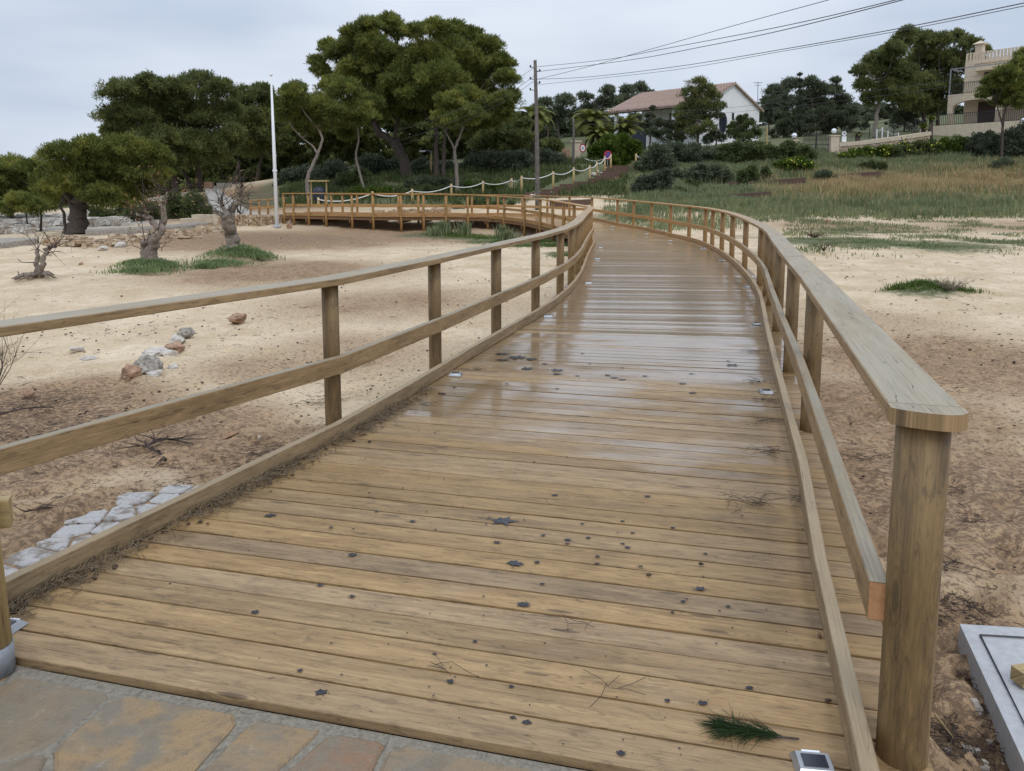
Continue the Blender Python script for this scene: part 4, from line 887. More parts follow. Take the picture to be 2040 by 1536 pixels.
def palm(label, px, py, rpx, Y, ybase, seed, n=34, mat='palm', name='palm_tree', cat='palm', droop=1.0):
    r = np.random.default_rng(seed); c = Q(px, py, Y); b = np.array([c[0], c[1], gz(c[0], c[1])-.1]); R_ = rpx*Y/FPX
    root = empty(name, b, label, cat); mb = MB(b)
    mb.tube([b, (b+c)/2, c], [.22, .19, .17], 10); mb.build('trunk', M['bark'], root, True)
    Vs = []; Fs = []; nn = 0; mbf = MB(b)
    for i in range(n):
        az = i*2.399+r.uniform(-.2, .2); el = math.radians(85-75*(i/n)+r.uniform(-8, 8)); Ln = R_*r.uniform(.85, 1.15)
        p_ = c.copy(); pts = [p_.copy()]; e = el
        for k in range(8):
            p_ = p_+np.array([math.cos(az)*math.cos(e), math.sin(az)*math.cos(e), math.sin(e)])*Ln/7; e -= .2*droop*(1+k*.12); pts.append(p_.copy())
        pts = spline(pts, 7); m = len(pts); sd = np.array([-math.sin(az), math.cos(az), 0])
        for k in range(3, m):
            t_ = k/m; w = R_*.24*math.sin(math.pi*min(1, t_*.9+.12))**.7
            d_ = pts[k]-pts[k-1]; d_ /= np.linalg.norm(d_)+1e-9
            for sg in (-1, 1):
                tip = pts[k]+sd*sg*w+d_*w*.7+np.array([0, 0, -.25*w]); Vs += [pts[k]-d_*.035*Y/60, pts[k]+d_*.035*Y/60, tip]; Fs.append((nn, nn+1, nn+2)); nn += 3
    mk('fronds', np.array(Vs)-b, np.array(Fs), M[mat], root)
    return root
palm('palm with drooping fronds behind the tall utility pole', 1062, 240, 46, 70, 300, 1)
palm('large palm with arching fronds right of the far thin pole', 1180, 248, 48, 64, 300, 2)
palm('low bright palm in front of the large palm', 1195, 272, 34, 62.5, 300, 3, 26)
palm('palm with upright fronds before the porch of the white house', 1248, 258, 38, 63, 300, 4, 28, droop=.8)
palm('small palm under the porch roof right of the dark doorway', 1352, 256, 20, 67, 300, 5, 22)
palm('small yellow-green yucca left of the villa terrace', 1855, 240, 11, 66, 262, 6, 30, 'yucca', 'yucca', 'yucca', .4)
palm('lower yucca clump at the corner of the villa base wall', 1840, 256, 12, 65, 262, 7, 30, 'yucca', 'yucca', 'yucca', .5)
palm('small potted palm behind the cream wall, next to the plate', 1709, 268, 11, 63, 275, 8, 20, 'palm', 'palm_tree', 'palm', 1)

# ------------------------------------------------------------ pruned tamarisks on the sand
def tamarisk(label, base, trunks, twigs, seed, leafn):
    r = np.random.default_rng(seed); b = G(*base); Y = b[1]; root = empty('tamarisk_tree', b, label, 'tree', 'pruned tamarisks on the sand'); mb = MB(b)
    tips = []
    for pts, w0, w1 in trunks:
        q = [Q(x, y, Y+r.uniform(-.15, .15)) for x, y in pts]
        if pts[0][1] > base[1]-20: q[0] = np.array([q[0][0], b[1], b[2]-.1])
        sp = spline(q, 6); m = len(sp); ws = np.linspace(w0, w1, m)*Y/FPX/2*r.uniform(.9, 1.18, m)
        if pts[0][1] > base[1]-20: ws[0] *= 1.6; ws[1] *= 1.25
        sp[1:] += r.normal(size=(m-1, 3))*.02
        mb.tube(sp, ws, 10); tips.append(sp[-1]); tips.append(sp[m//2])
    for i in range(9):
        k = rdir(r, 1)[0]; mb.tube([b+k*np.array([.06, .06, 0]), b+k*np.array([.3, .3, .0])+np.array([0, 0, .05]), b+k*np.array([.55, .55, 0])+np.array([0, 0, -.05])], [.05, .03, .01], 5)
    mb.build('trunk', M['bark_grey'], root, True)
    mt = MB(b); LC = []
    for i in range(twigs):
        t_ = tips[r.integers(len(tips))]; d_ = rdir(r, 1)[0]; d_[2] = abs(d_[2])*.9+.1; ln = r.uniform(.25, .85)
        p1 = t_+d_*ln*.5+r.normal(size=3)*.05; p2 = p1+(d_+r.normal(size=3)*.5)*ln*.5
        mt.tube([t_, p1, p2], [.012, .008, .003], 4, False)
        for j in range(3):
            e = p1+(d_+r.normal(size=3)*.8)*ln*.35; mt.tube([p1*(1-j/4)+p2*j/4, e], [.006, .002], 3, False); LC.append(e)
        LC.append(p2)
    mt.build('twigs', M['twig'], root)
    if leafn:
        LC = np.array(LC); k = r.integers(0, len(LC), leafn); C = LC[k]+r.normal(size=(leafn, 3))*.09
        V, Fc = leaf_quads(C, rdir(r, leafn), .09, .03, r); mk('dry_leaves', V-b, Fc, M['dryleaf'], root)
tamarisk('lowest tamarisk stump with two short stems, at the left', (78, 548), [([(78, 550), (74, 525), (76, 500)], 11, 7), ([(82, 550), (86, 520), (97, 495), (104, 490)], 12, 5)], 14, 21, 0)
tamarisk('knobbly pruned tamarisk in the middle, forking over a green mat', (297, 520), [([(298, 520), (302, 495), (315, 470), (325, 440), (324, 405)], 26, 7), ([(290, 518), (288, 498), (285, 480)], 16, 12), ([(318, 458), (300, 435), (288, 418)], 13, 5), ([(300, 436), (285, 432), (272, 424)], 8, 4), ([(322, 420), (330, 400), (335, 385)], 6, 3)], 42, 22, 190)
tamarisk('thick upright pruned tamarisk nearest the flagpole, on a green mound', (466, 497), [([(468, 500), (462, 470), (455, 445), (455, 425)], 26, 22), ([(455, 428), (468, 410), (478, 395), (480, 375)], 15, 7), ([(453, 428), (443, 412), (438, 400)], 9, 4), ([(450, 440), (438, 428), (425, 420)], 8, 3), ([(470, 412), (477, 425), (479, 395)], 3, 2)], 46, 23, 70)
# ------------------------------------------------------------ grass and mats
def nzf(x, y, f, s): return vnoise(x+500, y+500, f, s)
def blades(name, pts, hgt, wid, mat, seed, label, cat, lean=.35, per=1):
    r = np.random.default_rng(seed); pts = np.repeat(pts, per, 0); n_ = len(pts); h = hgt*r.uniform(.5, 1.25, n_); az = r.uniform(0, 6.28, n_); h = h*(.55+.9*nzf(pts[:, 0], pts[:, 1], .7, 31))
    pts = pts+np.stack([r.normal(0, .04*per**.5, n_), r.normal(0, .04*per**.5, n_), np.zeros(n_)], 1)
    dx = np.cos(az)*lean*h*r.uniform(.2, 1.3, n_); dy_ = np.sin(az)*lean*h*r.uniform(.2, 1.3, n_)
    sx_, sy_ = np.cos(az+1.57)*wid/2, np.sin(az+1.57)*wid/2; o = pts-np.array([0, 0, .03]); z0 = np.zeros(n_)
    a = o+np.stack([sx_, sy_, z0], 1); b = o-np.stack([sx_, sy_, z0], 1); m = o+np.stack([dx*.35, dy_*.35, h*.6], 1)
    c_ = m+np.stack([sx_, sy_, z0], 1)*.8; d_ = m-np.stack([sx_, sy_, z0], 1)*.8; t_ = o+np.stack([dx, dy_, h], 1)
    V = np.stack([a, b, d_, c_, t_], 1).reshape(-1, 3); base_ = np.arange(n_)*5
    Fq = np.stack([base_, base_+1, base_+2, base_+3], 1); Ft = np.stack([base_+3, base_+2, base_+4], 1)
    me = [list(f) for f in Fq]+[list(f) for f in Ft]
    o_ = mk(name, V, me, mat); return tag(o_, label, cat, kind='stuff')
def scatter_px(poly_test, x0, x1, Y0_, Y1_, n_, seed):
    r = np.random.default_rng(seed); Y = np.sqrt(r.uniform(Y0_**2, Y1_**2, n_)); px = r.uniform(x0, x1, n_)
    X = (px-1020)/FPX*Y; z = gz_arr(X, Y); py = np.array([proj((a, b, c))[1] for a, b, c in zip(X, Y, z)])
    k = poly_test(px, py, X, Y, r) & (r.uniform(0, 1, len(Y)) < np.clip((Y-Y0_)/3.5, .04, 1)); return np.stack([X[k], Y[k], z[k]], 1)
def nzf(x, y, f, s): return vnoise(x+500, y+500, f, s)
slope = scatter_px(lambda px, py, X, Y, r: (nzf(X, Y, .45, 5)+r.uniform(-.25, .25, len(X)) > .30) & (py > 296) & ((px > 1480)*1 + (py > 330)*1 > 0) & ((py < 440-(px-1480).clip(0, 60)*.0)) & (px > 1250), 1200, 2120, 36.3, 62, 175000, 7)
band = lambda pts: np.array([proj(q) for q in pts])
pp = band(slope)
dryc = np.exp(-((pp[:, 1]-(372-(pp[:, 0]-1800)*.03))/26)**2)*np.clip((pp[:, 0]-1480)/180, 0, 1)
rr = np.random.default_rng(9).uniform(0, 1, len(slope)); isdry = (rr < dryc*.85)
blades('dune_grass', slope[~isdry], .42, .045, M['grassg'], 11, 'blue-green dune grass over the right slope', 'grass')
blades('dry_grass', slope[isdry], .55, .03, M['grassd'], 12, 'tan dry grass belt across the right slope', 'grass', .45)
low = scatter_px(lambda px, py, X, Y, r: (nzf(X, Y, .8, 6)+r.uniform(-.1, .1, len(X)) > .5), 1200, 1700, 31, 44, 17000, 13)
low3 = scatter_px(lambda px, py, X, Y, r: (nzf(X, Y, 1.1, 26)+r.uniform(-.1, .1, len(X)) > .50), 1560, 2100, 19, 42, 26000, 23)
blades('low_weeds', low3, .10, .03, M['grassg'], 24, 'sparse low weeds dotted over the sand below the right slope', 'weeds')
low2 = scatter_px(lambda px, py, X, Y, r: (nzf(X, Y, .8, 16) > .35) & ~((px > 1040) & (np.abs(py-(396-(px-1060)*.40)) < 13)), 560, 1260, 43.5, 60, 26000, 14)
blades('dune_grass', low, .2, .035, M['grassg'], 14, 'thin tufts of green plants on the flat beyond the right railing', 'grass')
blades('undergrowth', low2, .38, .06, M['bush'], 15, 'green undergrowth around the rope fence and timber stairs', 'undergrowth')
def disc_pts(lst, dens, seed):
    r = np.random.default_rng(seed); out = []
    for px, py, rx, ry in lst:
        q = G(px, py); n_ = int(dens*rx*ry*3.1); a = r.uniform(0, 6.28, n_); k = np.abs(r.normal(0, .55, n_))
        x = q[0]+np.cos(a)*k*rx; y = q[1]+np.sin(a)*k*ry; out.append(np.stack([x, y, gz_arr(x, y)], 1))
    return np.concatenate(out)
blades('short_grass', disc_pts([(900, 468, 1.6, 1.2), (960, 475, 1.6, 1.4), (1020, 482, 1.5, 1.3), (1090, 490, 1.2, 1.0), (1140, 510, .7, .7), (1060, 480, 1.2, 1.2)], 500, 3), .09, .02, M['lawn'], 16, 'short bright grass on the sand beneath the far railing', 'grass')
blades('leafy_tufts', disc_pts([(880, 466, .5, .4), (868, 470, .35, .3), (925, 470, .3, .3), (1010, 480, .4, .3), (1000, 470, .3, .3)], 500, 33), .45, .045, M['grassg'], 17, 'taller leafy tufts by the legs of the far boardwalk', 'plants', .5)
blades('short_grass', disc_pts([(1640, 478, 1.6, .8), (1720, 482, 1.8, .9), (1810, 488, 1.5, .8), (1890, 492, 1.4, .7), (1700, 470, 1.5, .7), (2000, 490, 1, .5), (1250, 440, 1.6, 1.4), (1290, 448, 1.2, 1.0)], 110, 4), .05, .016, M['lawn'], 18, 'thin short grass on the sand beyond the right railing', 'grass')
for lab, lst, sd_ in [('green tuft mound on the pale sand right of the boardwalk', [(1835, 568, .42, .3), (1870, 574, .5, .25), (1910, 578, .5, .2), (1790, 574, .3, .12)], 5)]:
    blades('grass_mound', disc_pts(lst, 2600, sd_), .10, .014, M['lawn'], 19, lab, 'grass', .6)
def mat(label, lst, seed, hh):
    r = np.random.default_rng(seed); pts = disc_pts(lst, 1500, seed); c = pts.mean(0); rad = np.linalg.norm(pts[:, :2]-c[:2], axis=1).max()
    pts[:, 2] += hh*np.clip(1-(np.linalg.norm(pts[:, :2]-c[:2], axis=1)/rad)**2, 0, 1)*r.uniform(.6, 1.1, len(pts))
    blades('ground_cover', pts, .10, .02, M['mat'], seed, label, 'ground cover', .8)
mat('green succulent mat around the foot of the middle tamarisk', [(300, 530, .7, .5), (275, 545, .7, .3), (325, 535, .5, .35), (262, 528, .4, .2)], 51, .1)
mat('green succulent mound around the foot of the thick tamarisk', [(470, 505, .8, .6), (440, 530, .8, .4), (500, 510, .7, .4), (410, 535, .5, .2), (520, 518, .3, .3)], 52, .12)
# ------------------------------------------------------------ houses
def poly_wall(mb, pts, th, nrm):
    """extrude a planar polygon by th against nrm"""
    k = len(pts); nrm = np.array(nrm, float); V = [np.array(p, float) for p in pts]+[np.array(p, float)-nrm*th for p in pts]
    mb.add(V, [tuple(range(k)), tuple(range(k, 2*k))[::-1]]+[((i+1) % k, i, k+i, k+(i+1) % k) for i in range(k)])
def frame(o, u):
    """local frame: u along, v into depth, w up"""
    u = np.array([u[0], u[1], 0.]); u /= np.linalg.norm(u); v = np.array([-u[1], u[0], 0.]); 
    return lambda a, b, c: o+u*a+v*b+np.array([0, 0, c]), u, v
def fbox(mb, L_, u, a0, a1, b0, b1, c0, c1):
    rz = math.atan2(u[1], u[0]); mb.box(L_((a0+a1)/2, (b0+b1)/2, (c0+c1)/2), (abs(a1-a0), abs(b1-b0), abs(c1-c0)), rz)
# white house: u runs along the gable wall (to the right), v runs back along the facade
C0 = Q(1402, 203, 72); C2 = Q(1513, 217, 78.5); uu = C2-C0; gb = math.hypot(uu[0], uu[1])
o = np.array([C0[0], C0[1], 0]); L1, u1, v1 = frame(o, uu); EZ = C0[2]; RZ = EZ+2.0; HB = 4.2; LEN = 10.7
hb = empty('white_house', L1(0, 0, HB), 'white single-storey house with red tiled roof, porch columns and a round window', 'house'); ho = np.array(hb.location)
mb = MB(ho)
g = gb
# gable wall facing the camera side
poly_wall(mb, [L1(2.2, 0, HB), L1(g, 0, HB), L1(g, 0, EZ), L1(g/2, 0, RZ), L1(2.2, 0, EZ+(RZ-EZ)*2.2/(g/2)-.02)], .3, -v1)
mb2 = MB(ho); poly_wall(mb2, [L1(0.0, .02, HB), L1(2.19, .02, HB), L1(2.19, .02, EZ+.8), L1(0.0, .02, EZ-.05)], .26, -v1)
fbox(mb, L1, u1, 2.2, 2.45, .3, LEN-2, HB, EZ+.35)                      # porch back wall
fbox(mb, L1, u1, g-.3, g, .3, LEN, HB, EZ-.05)
fbox(mb, L1, u1, 2.45, g-.3, LEN-.3, LEN, HB, EZ-.05)
mb.build('wall', M['wall_white'], hb); mb2.build('wall', M['wall_white'], hb)
# roof: two tiled slopes
n = NT('roof_tiles'); oc = n.c('UV'); sx = n.sepx(oc)
wv = n.math('SINE', n.math('MULTIPLY', sx[0], 2*math.pi/.24)); rw = n.math('FRACT', n.math('MULTIPLY', sx[1], 1/.35))
nn_ = n.noise(n.map(oc, (4, 3, 1)), 1, 4, .7)
c = n.mix(n.mr(nn_, .3, .7), (.40, .26, .20), (.62, .48, .40)); c = n.mix(n.mr(wv, -.9, -.2, .6, 0), c, (.09, .05, .04)); c = n.mix(n.mr(rw, .0, .14, .45, 0), c, (.1, .06, .045))
n.set(c, .85); n.bump(n.math('ADD', wv, n.math('MULTIPLY', rw, .4)), .8, .06); M['tile'] = n.m
rf = None
for side in (0, 1):
    mb = MB(ho); e0 = -.7 if side == 0 else g+.45; sgn = 1 if side == 0 else -1
    sl_a = (RZ-EZ)/(g/2); ze = EZ+.12-sl_a*.7 if side == 0 else EZ+.12-sl_a*.45
    a = [L1(e0, -.25, ze), L1(g/2, -.25, RZ+.12), L1(g/2, LEN+.4, RZ+.12), L1(e0, LEN+.4, ze)]
    if side: a = a[::-1]
    V = a+[q-np.array([0, 0, .16]) for q in a]; Fc = [(0, 3, 2, 1), (4, 5, 6, 7), (0, 1, 5, 4), (1, 2, 6, 5), (2, 3, 7, 6), (3, 0, 4, 7)]
    if not side: Fc = [tuple(f) for f in Fc]
    U = []
    for f in Fc:
        for i in f:
            q = V[i]-o; U.append((float(q@v1), float(q@u1)))
    mb.add(V, Fc, U); rf_ = mb.build('roof', M['tile'], hb); rf = rf or rf_
# barrel-tile ridges as real rounded rolls on the visible slope
mb = MB(ho); sl_a = (RZ-EZ)/(g/2)
for i in range(int((LEN+.5)/.3)):
    b = -.2+i*.3; mb.tube([L1(-.75, b, EZ+.13-sl_a*.75+.02), L1(g/2, b, RZ+.14)], .075, 6)
mb.build('tile_rolls', M['tile'], rf)
mb = MB(ho); fbox(mb, L1, u1, -.62, -.5, -.1, LEN+.3, EZ-.42, EZ-.06); mb.build('eave_beam', M['shutter'], hb)
for b in (.15, 3.2, 6.4, LEN-.6, ):
    mb = MB(ho); fbox(mb, L1, u1, -.15, .15, b-.15, b+.15, HB+1.3, EZ-.02); mb.build('column', M['white'], hb)
mb = MB(ho); fbox(mb, L1, u1, 2.13, 2.19, 3.6, 5.3, HB+1.7, EZ-.5); w_ = mb.build('window', M['glass'], hb)
mb = MB(ho); fbox(mb, L1, u1, -.6, 2.15, .3, LEN, HB+1.05, HB+1.3); mb.build('porch_floor', M['cream'], hb)
# chimney
mb = MB(ho); cx = 1.1+g/4; fbox(mb, L1, u1, 1.55, 2.25, 2.6, 3.2, EZ-.3, EZ+2.1); fbox(mb, L1, u1, 1.4, 2.4, 2.45, 3.35, EZ+2.25, EZ+2.36); fbox(mb, L1, u1, 1.65, 2.15, 2.7, 3.1, EZ+2.1, EZ+2.25); mb.build('chimney', M['wall_white'], rf)
# round window, small windows on gable
mb = MB(ho); ctr = L1(3.1, -.0, EZ-1.7)
ring = [ctr+u1*math.cos(t)*.72-v1*.06+np.array([0, 0, math.sin(t)*.98]) for t in np.linspace(0, 2*math.pi, 25)[:-1]]; poly_wall(mb, ring, .05, -v1); mb.build('round_window', M['glass'], hb)
mb = MB(ho); mb.tube([ctr+u1*math.cos(t)*.76-v1*.05+np.array([0, 0, math.sin(t)*1.02]) for t in np.linspace(0, 2*math.pi, 29)], .07, 6, False); mb.build('round_window_frame', M['white'], hb)
for a0, a1, z0, z1 in ((4.7, 5.0, -1.3, -.65), (5.9, 7.0, -1.6, -.75), (8.0, 8.6, -1.6, -.95)):
    mb = MB(ho); fbox(mb, L1, u1, a0, a1, -.05, .0, EZ+z0, EZ+z1); w_ = mb.build('window', M['glass'], hb)
    mb = MB(ho); fbox(mb, L1, u1, a0-.06, a1+.06, -.07, .0, EZ+z0-.08, EZ+z0-.005); mb.build('sill', M['cream'], w_)
# stone basement and dark door
bs = empty('stone_terrace', L1(0, -1, 3), 'pale stone terrace base below the white house with a dark doorway', 'terrace'); bo = np.array(bs.location)
mb = MB(bo); fbox(mb, L1, u1, -1.5, g-1, -.9, LEN-1, 2.6, HB+.35); mb.build('base_wall', M['cream'], bs)
mb = MB(bo); q = Q(1273, 279, 69.5); mb.box(q, (1.5, .08, 1.7), math.atan2(v1[1], v1[0])); mb.build('door', M['navy'], bs)
mb = MB(bo); q = Q(1283, 279, 69.3); mb.box(q, (.22, .2, 1.9), 0); mb.build('door_pillar', M['cream'], bs)
# antenna
q = Q(1510, 245, 82); an = empty('tv_antenna', [q[0], q[1], q[2]-2], 'thin television antenna mast right of the white house', 'antenna'); ao = np.array(an.location)
t_ = Q(1510, 163, 82); mb = MB(ao); mb.tube([ao, t_], .035, 6); mb.build('mast', M['galv'], an)
mb = MB(ao)
for dz, w in ((-.1, .45), (-.35, .3)): mb.tube([t_+np.array([-w, 0, dz]), t_+np.array([w, 0, dz])], .025, 5)
for dx in (-.4, -.2, 0, .2, .4): mb.tube([t_+np.array([dx, -.2, -.1]), t_+np.array([dx, .2, -.05])], .018, 4)
mb.build('aerial', M['galv'], an)

# cream villa at the right
O2 = Q(1885, 250, 72); L2, u2, v2 = frame(np.array([O2[0], O2[1], 0]), (.6, -.8)); z0 = O2[2]; zt = Q(1885, 193, 72)[2]; zr = z0+5.8
vl = empty('cream_villa', L2(0, 0, z0-1.5), 'cream two-storey villa with an arched porch, balcony and balustraded roof', 'house'); vo = np.array(vl.location)
mb = MB(vo); fbox(mb, L2, u2, -2.2, 14, -.3, 9, z0-1.6, z0); mb.build('base_wall', M['cream'], vl)
mb = MB(vo); fbox(mb, L2, u2, .35, 14, 2.4, 9, z0, zt); fbox(mb, L2, u2, .3, 14, 2.2, 8.5, zt, zr); mb.build('wall', M['cream'], vl)
# arches
for k_, a0 in enumerate((0, 4.0, 8.0)):
    mb = MB(vo); a1 = a0+4; pw = .42; pts = [L2(a0, 0, z0), L2(a0+pw, 0, z0), L2(a0+pw, 0, zt-1.05)]
    for t in np.linspace(0, math.pi, 13)[1:-1]: pts.append(L2(a0+pw+(a1-a0-pw)/2*(1-math.cos(t)), 0, zt-1.05+.62*math.sin(t)))
    pts += [L2(a1, 0, zt-1.05), L2(a1, 0, zt), L2(a0, 0, zt)]
    # split: column + spandrel
    poly_wall(mb, [pts[0], pts[1], pts[2], L2(a0, 0, zt-1.05)], .42, -v2)
    sp = pts[2:-3]
    for i in range(len(sp)-1):
        qa, qb = sp[i], sp[i+1]; poly_wall(mb, [qa, qb, np.array([qb[0], qb[1], zt]), np.array([qa[0], qa[1], zt])], .42, -v2)
    qa = sp[-1]; qb = pts[-3]; poly_wall(mb, [qa, qb, np.array([qb[0], qb[1], zt]), np.array([qa[0], qa[1], zt])], .42, -v2)
    poly_wall(mb, [L2(a0, 0, zt-1.05), pts[2], L2(a0+pw, 0, zt), L2(a0, 0, zt)], .42, -v2)
    mb.build('arch', M['cream'], vl)
mb = MB(vo); fbox(mb, L2, u2, -.05, 14, .0, 2.4, zt+.01, zt+.16); mb.build('balcony_floor', M['cream'], vl)
mb = MB(vo); fbox(mb, L2, u2, 1.6, 3.6, 2.33, 2.4, z0, z0+2.1); mb.build('shutter_door', M['shutter'], vl)
mb = MB(vo); fbox(mb, L2, u2, 2.0, 3.6, 2.13, 2.2, zt+.2, zt+2.1); mb.build('shutter_door', M['shutter'], vl)
mb = MB(vo); fbox(mb, L2, u2, 1.4, 6, 1.4, 2.2, zt+2.2, zt+2.3); fbox(mb, L2, u2, 1.1, 14, 2.1, 2.2, zr-.35, zr-.2); mb.build('ledge', M['cream'], vl)
def rails(L_, u, a0, a1, b, z, h, st, nm, par, off, mat_='dark', wdt=.03):
    mb = MB(off); fbox(mb, L_, u, a0, a1, b-.02, b+.02, z+h-.04, z+h); fbox(mb, L_, u, a0, a1, b-.015, b+.015, z+.06, z+.09)
    k = int((a1-a0)/st)
    for i in range(k+1):
        a = a0+(a1-a0)*i/k; fbox(mb, L_, u, a-wdt/2, a+wdt/2, b-wdt/2, b+wdt/2, z, z+h-.04)
    mb.build(nm, M[mat_], par)
rails(L2, u2, .0, 13.5, .1, zt+.16, 1.0, .16, 'balcony_railing', vl, vo)
rails(L2, u2, -2.1, 13.5, -.2, z0, 1.0, .16, 'porch_railing', vl, vo)
rails(L2, u2, .4, 13.5, 2.3, zr, .7, .28, 'roof_balustrade', vl, vo, 'cream', .16)
mb = MB(vo); fbox(mb, L2, u2, .75, 1.35, 2.9, 3.5, zr, zr+1.5); q = L2(1.05, 3.2, zr+1.5)
V = [q+u2*a+v2*b for a, b in ((-.5, -.5), (.5, -.5), (.5, .5), (-.5, .5))]+[q+np.array([0, 0, .35])]; mb.add(V, [(0, 1, 4), (1, 2, 4), (2, 3, 4), (3, 0, 4), (3, 2, 1, 0)]); mb.build('chimney', M['cream'], vl)
mb = MB(vo); fbox(mb, L2, u2, 0, .08, .05, .13, zt+.16, zt+2.45); fbox(mb, L2, u2, 0, .08, .13, 2.2, zt+2.37, zt+2.45); fbox(mb, L2, u2, .08, 6, .05, .13, zt+2.37, zt+2.45); mb.build('awning_frame', M['galv'], vl)

# ------------------------------------------------------------ cream wall, gate, globes, fence
n = NT('rubble_wall'); p = n.pos(); ve = n.vor(p, 3.5, 'DISTANCE_TO_EDGE'); vc = n.vor(p, 3.5); fn = n.noise(p, 20, 4, .7)
c = n.mix(n.mr(n.sepx(vc.outputs['Color'])[0], 0, 1), (.42, .30, .19), (.60, .52, .40)); c = n.mix(n.mr(fn, .4, .75, 0, .5), c, (.22, .15, .1))
n.set(n.mix(n.mr(ve.outputs[0], .02, .05), (.22, .17, .12), c), .9); n.bump(n.mr(ve.outputs[0], 0, .08), .8, .05); M['rubble'] = n.m
wa = [Q(1668, 285, 60.3), Q(1720, 281, 61.3), Q(1790, 272, 63), Q(1850, 263, 65)]
wl = empty('garden_wall', wa[0], 'low rubble garden wall with cream coping running from the iron gate to the villa', 'wall'); wo = np.array(wl.location)
mb = MB(wo); mb.sweep([q+np.array([0, 0, -.12]) for q in wa], .5, .3); mb.build('coping', M['cream'], wl)
mb = MB(wo); mb.sweep([q+np.array([0, 0, -1.17]) for q in wa], .4, 1.8); mb.build('wall', M['rubble'], wl)
fn_ = empty('mesh_fence', wa[0]+np.array([.5, .5, 0]), 'dark green wire mesh fence on posts behind the cream coping', 'fence'); fo = np.array(fn_.location)
wsp = resample(spline(wa, 6), .25)+np.array([0, .45, .0])
for k in range(3, len(wsp), 11):
    mb = MB(fo); mb.tube([wsp[k]-np.array([0, 0, .6]), wsp[k]+np.array([0, 0, 1.25])], .035, 6); mb.build('post', M['dark'], fn_)
mb = MB(fo)
for h in np.arange(.05, 1.25, .2): mb.tube([q+np.array([0, 0, h]) for q in wsp], .006, 3, False)
for q in wsp: mb.tube([q, q+np.array([0, 0, 1.2])], .005, 3, False)
mb.build('mesh', M['dark'], fn_)
def pillar(label, px, yt, yb, Y, w, gpx, gpy):
    a = Q(px, yt, Y); b = Q(px, yb, Y); rt = empty('gate_pillar', b, label, 'pillar'); ro = np.array(rt.location)
    mb = MB(ro); h = a[2]-b[2]+.6; mb.box([a[0], a[1], a[2]-h/2], (w, w, h)); mb.build('shaft', M['cream'], rt)
    mb = MB(ro); mb.box([a[0], a[1], a[2]+.045], (w*1.18, w*1.18, .09)); mb.build('cap', M['cream'], rt)
    gl = empty('globe_lamp', [a[0], a[1], a[2]+.09], f'white globe lamp on the {label}', 'lamp'); go = np.array(gl.location)
    mb = MB(go); mb.lathe(go, [(.07, 0), (.06, .12), (.08, .14)], 10); mb.build('lamp_base', M['dark'], gl)
    mb = MB(go); mb.lathe(go+np.array([0, 0, .32]), [(.19*math.sin(t)+.002, -.19*math.cos(t)) for t in np.linspace(0, math.pi, 12)], 16); mb.build('globe', M['globe'], gl, True)
pillar('wide cream pillar right of the iron gate', 1661, 272, 310, 60, .62, 0, 0)
pillar('cream pillar left of the iron gate, half hidden by bushes', 1582, 281, 305, 60, .45, 0, 0)
q = Q(2040, 240, 60); gl = empty('globe_lamp', q-np.array([0, 0, 1.6]), 'white globe lamp on a dark post at the right frame edge', 'lamp'); go = np.array(gl.location)
mb = MB(go); mb.tube([go-np.array([0, 0, .8]), q-np.array([0, 0, .15])], .04, 8); mb.build('post', M['dark'], gl)
mb = MB(go); mb.lathe(q, [(.19*math.sin(t)+.002, -.19*math.cos(t)) for t in np.linspace(0, math.pi, 12)], 16); mb.build('globe', M['globe'], gl, True)
# gate
ga, gb_ = Q(1600, 300, 60), Q(1650, 312, 60); gt = empty('iron_gate', ga, 'black iron bar gate rising in an arc between two pillars', 'gate'); go = np.array(gt.location)
mb = MB(go); zb = gb_[2]-.1
for i, t_ in enumerate(np.linspace(0, 1, 24)):
    x = ga[0]+(gb_[0]-ga[0]+.15)*t_; top_ = 1.9-.35*t_**2+.1*math.sin(t_*3.1); mb.tube([[x, 60, zb], [x, 60, zb+top_]], .018, 4); 
for h in (.15, 1.0, 1.35): mb.tube([[ga[0], 60, zb+h], [gb_[0]+.15, 60, zb+h]], .022, 4)
mb.build('bars', M['dark'], gt)
mb = MB(go); mb.tube([[ga[0]+.95, 59.98, zb-.1], [ga[0]+.95, 59.98, zb+1.95]], .06, 6); mb.build('gate_post', M['dark'], gt)
# round meter plate
q = Q(1682, 266, 60.8); st_ = empty('house_sign', q-np.array([0, 0, 1.2]), 'round white plate over a white box beside the gate pillar', 'sign'); so_ = np.array(st_.location)
mb = MB(so_); poly_wall(mb, [q+np.array([math.cos(t)*.17, 0, math.sin(t)*.17]) for t in np.linspace(0, 2*math.pi, 21)[:-1]], .03, (0, -1, 0)); mb.build('plate', M['white'], st_)
mb = MB(so_); poly_wall(mb, [q+np.array([math.cos(t)*.1, -.012, .02+math.sin(t)*.09]) for t in np.linspace(0, 2*math.pi, 17)[:-1]], .01, (0, -1, 0)); mb.build('emblem', M['galv'], st_)
mb = MB(so_); mb.box(q+np.array([0, .0, -.42]), (.32, .12, .42)); mb.build('box', M['white'], st_)
mb = MB(so_); mb.tube([q+np.array([-.1, .05, -2]), q+np.array([-.1, .05, -.1])], .03, 6); mb.build('post', M['dark'], st_)
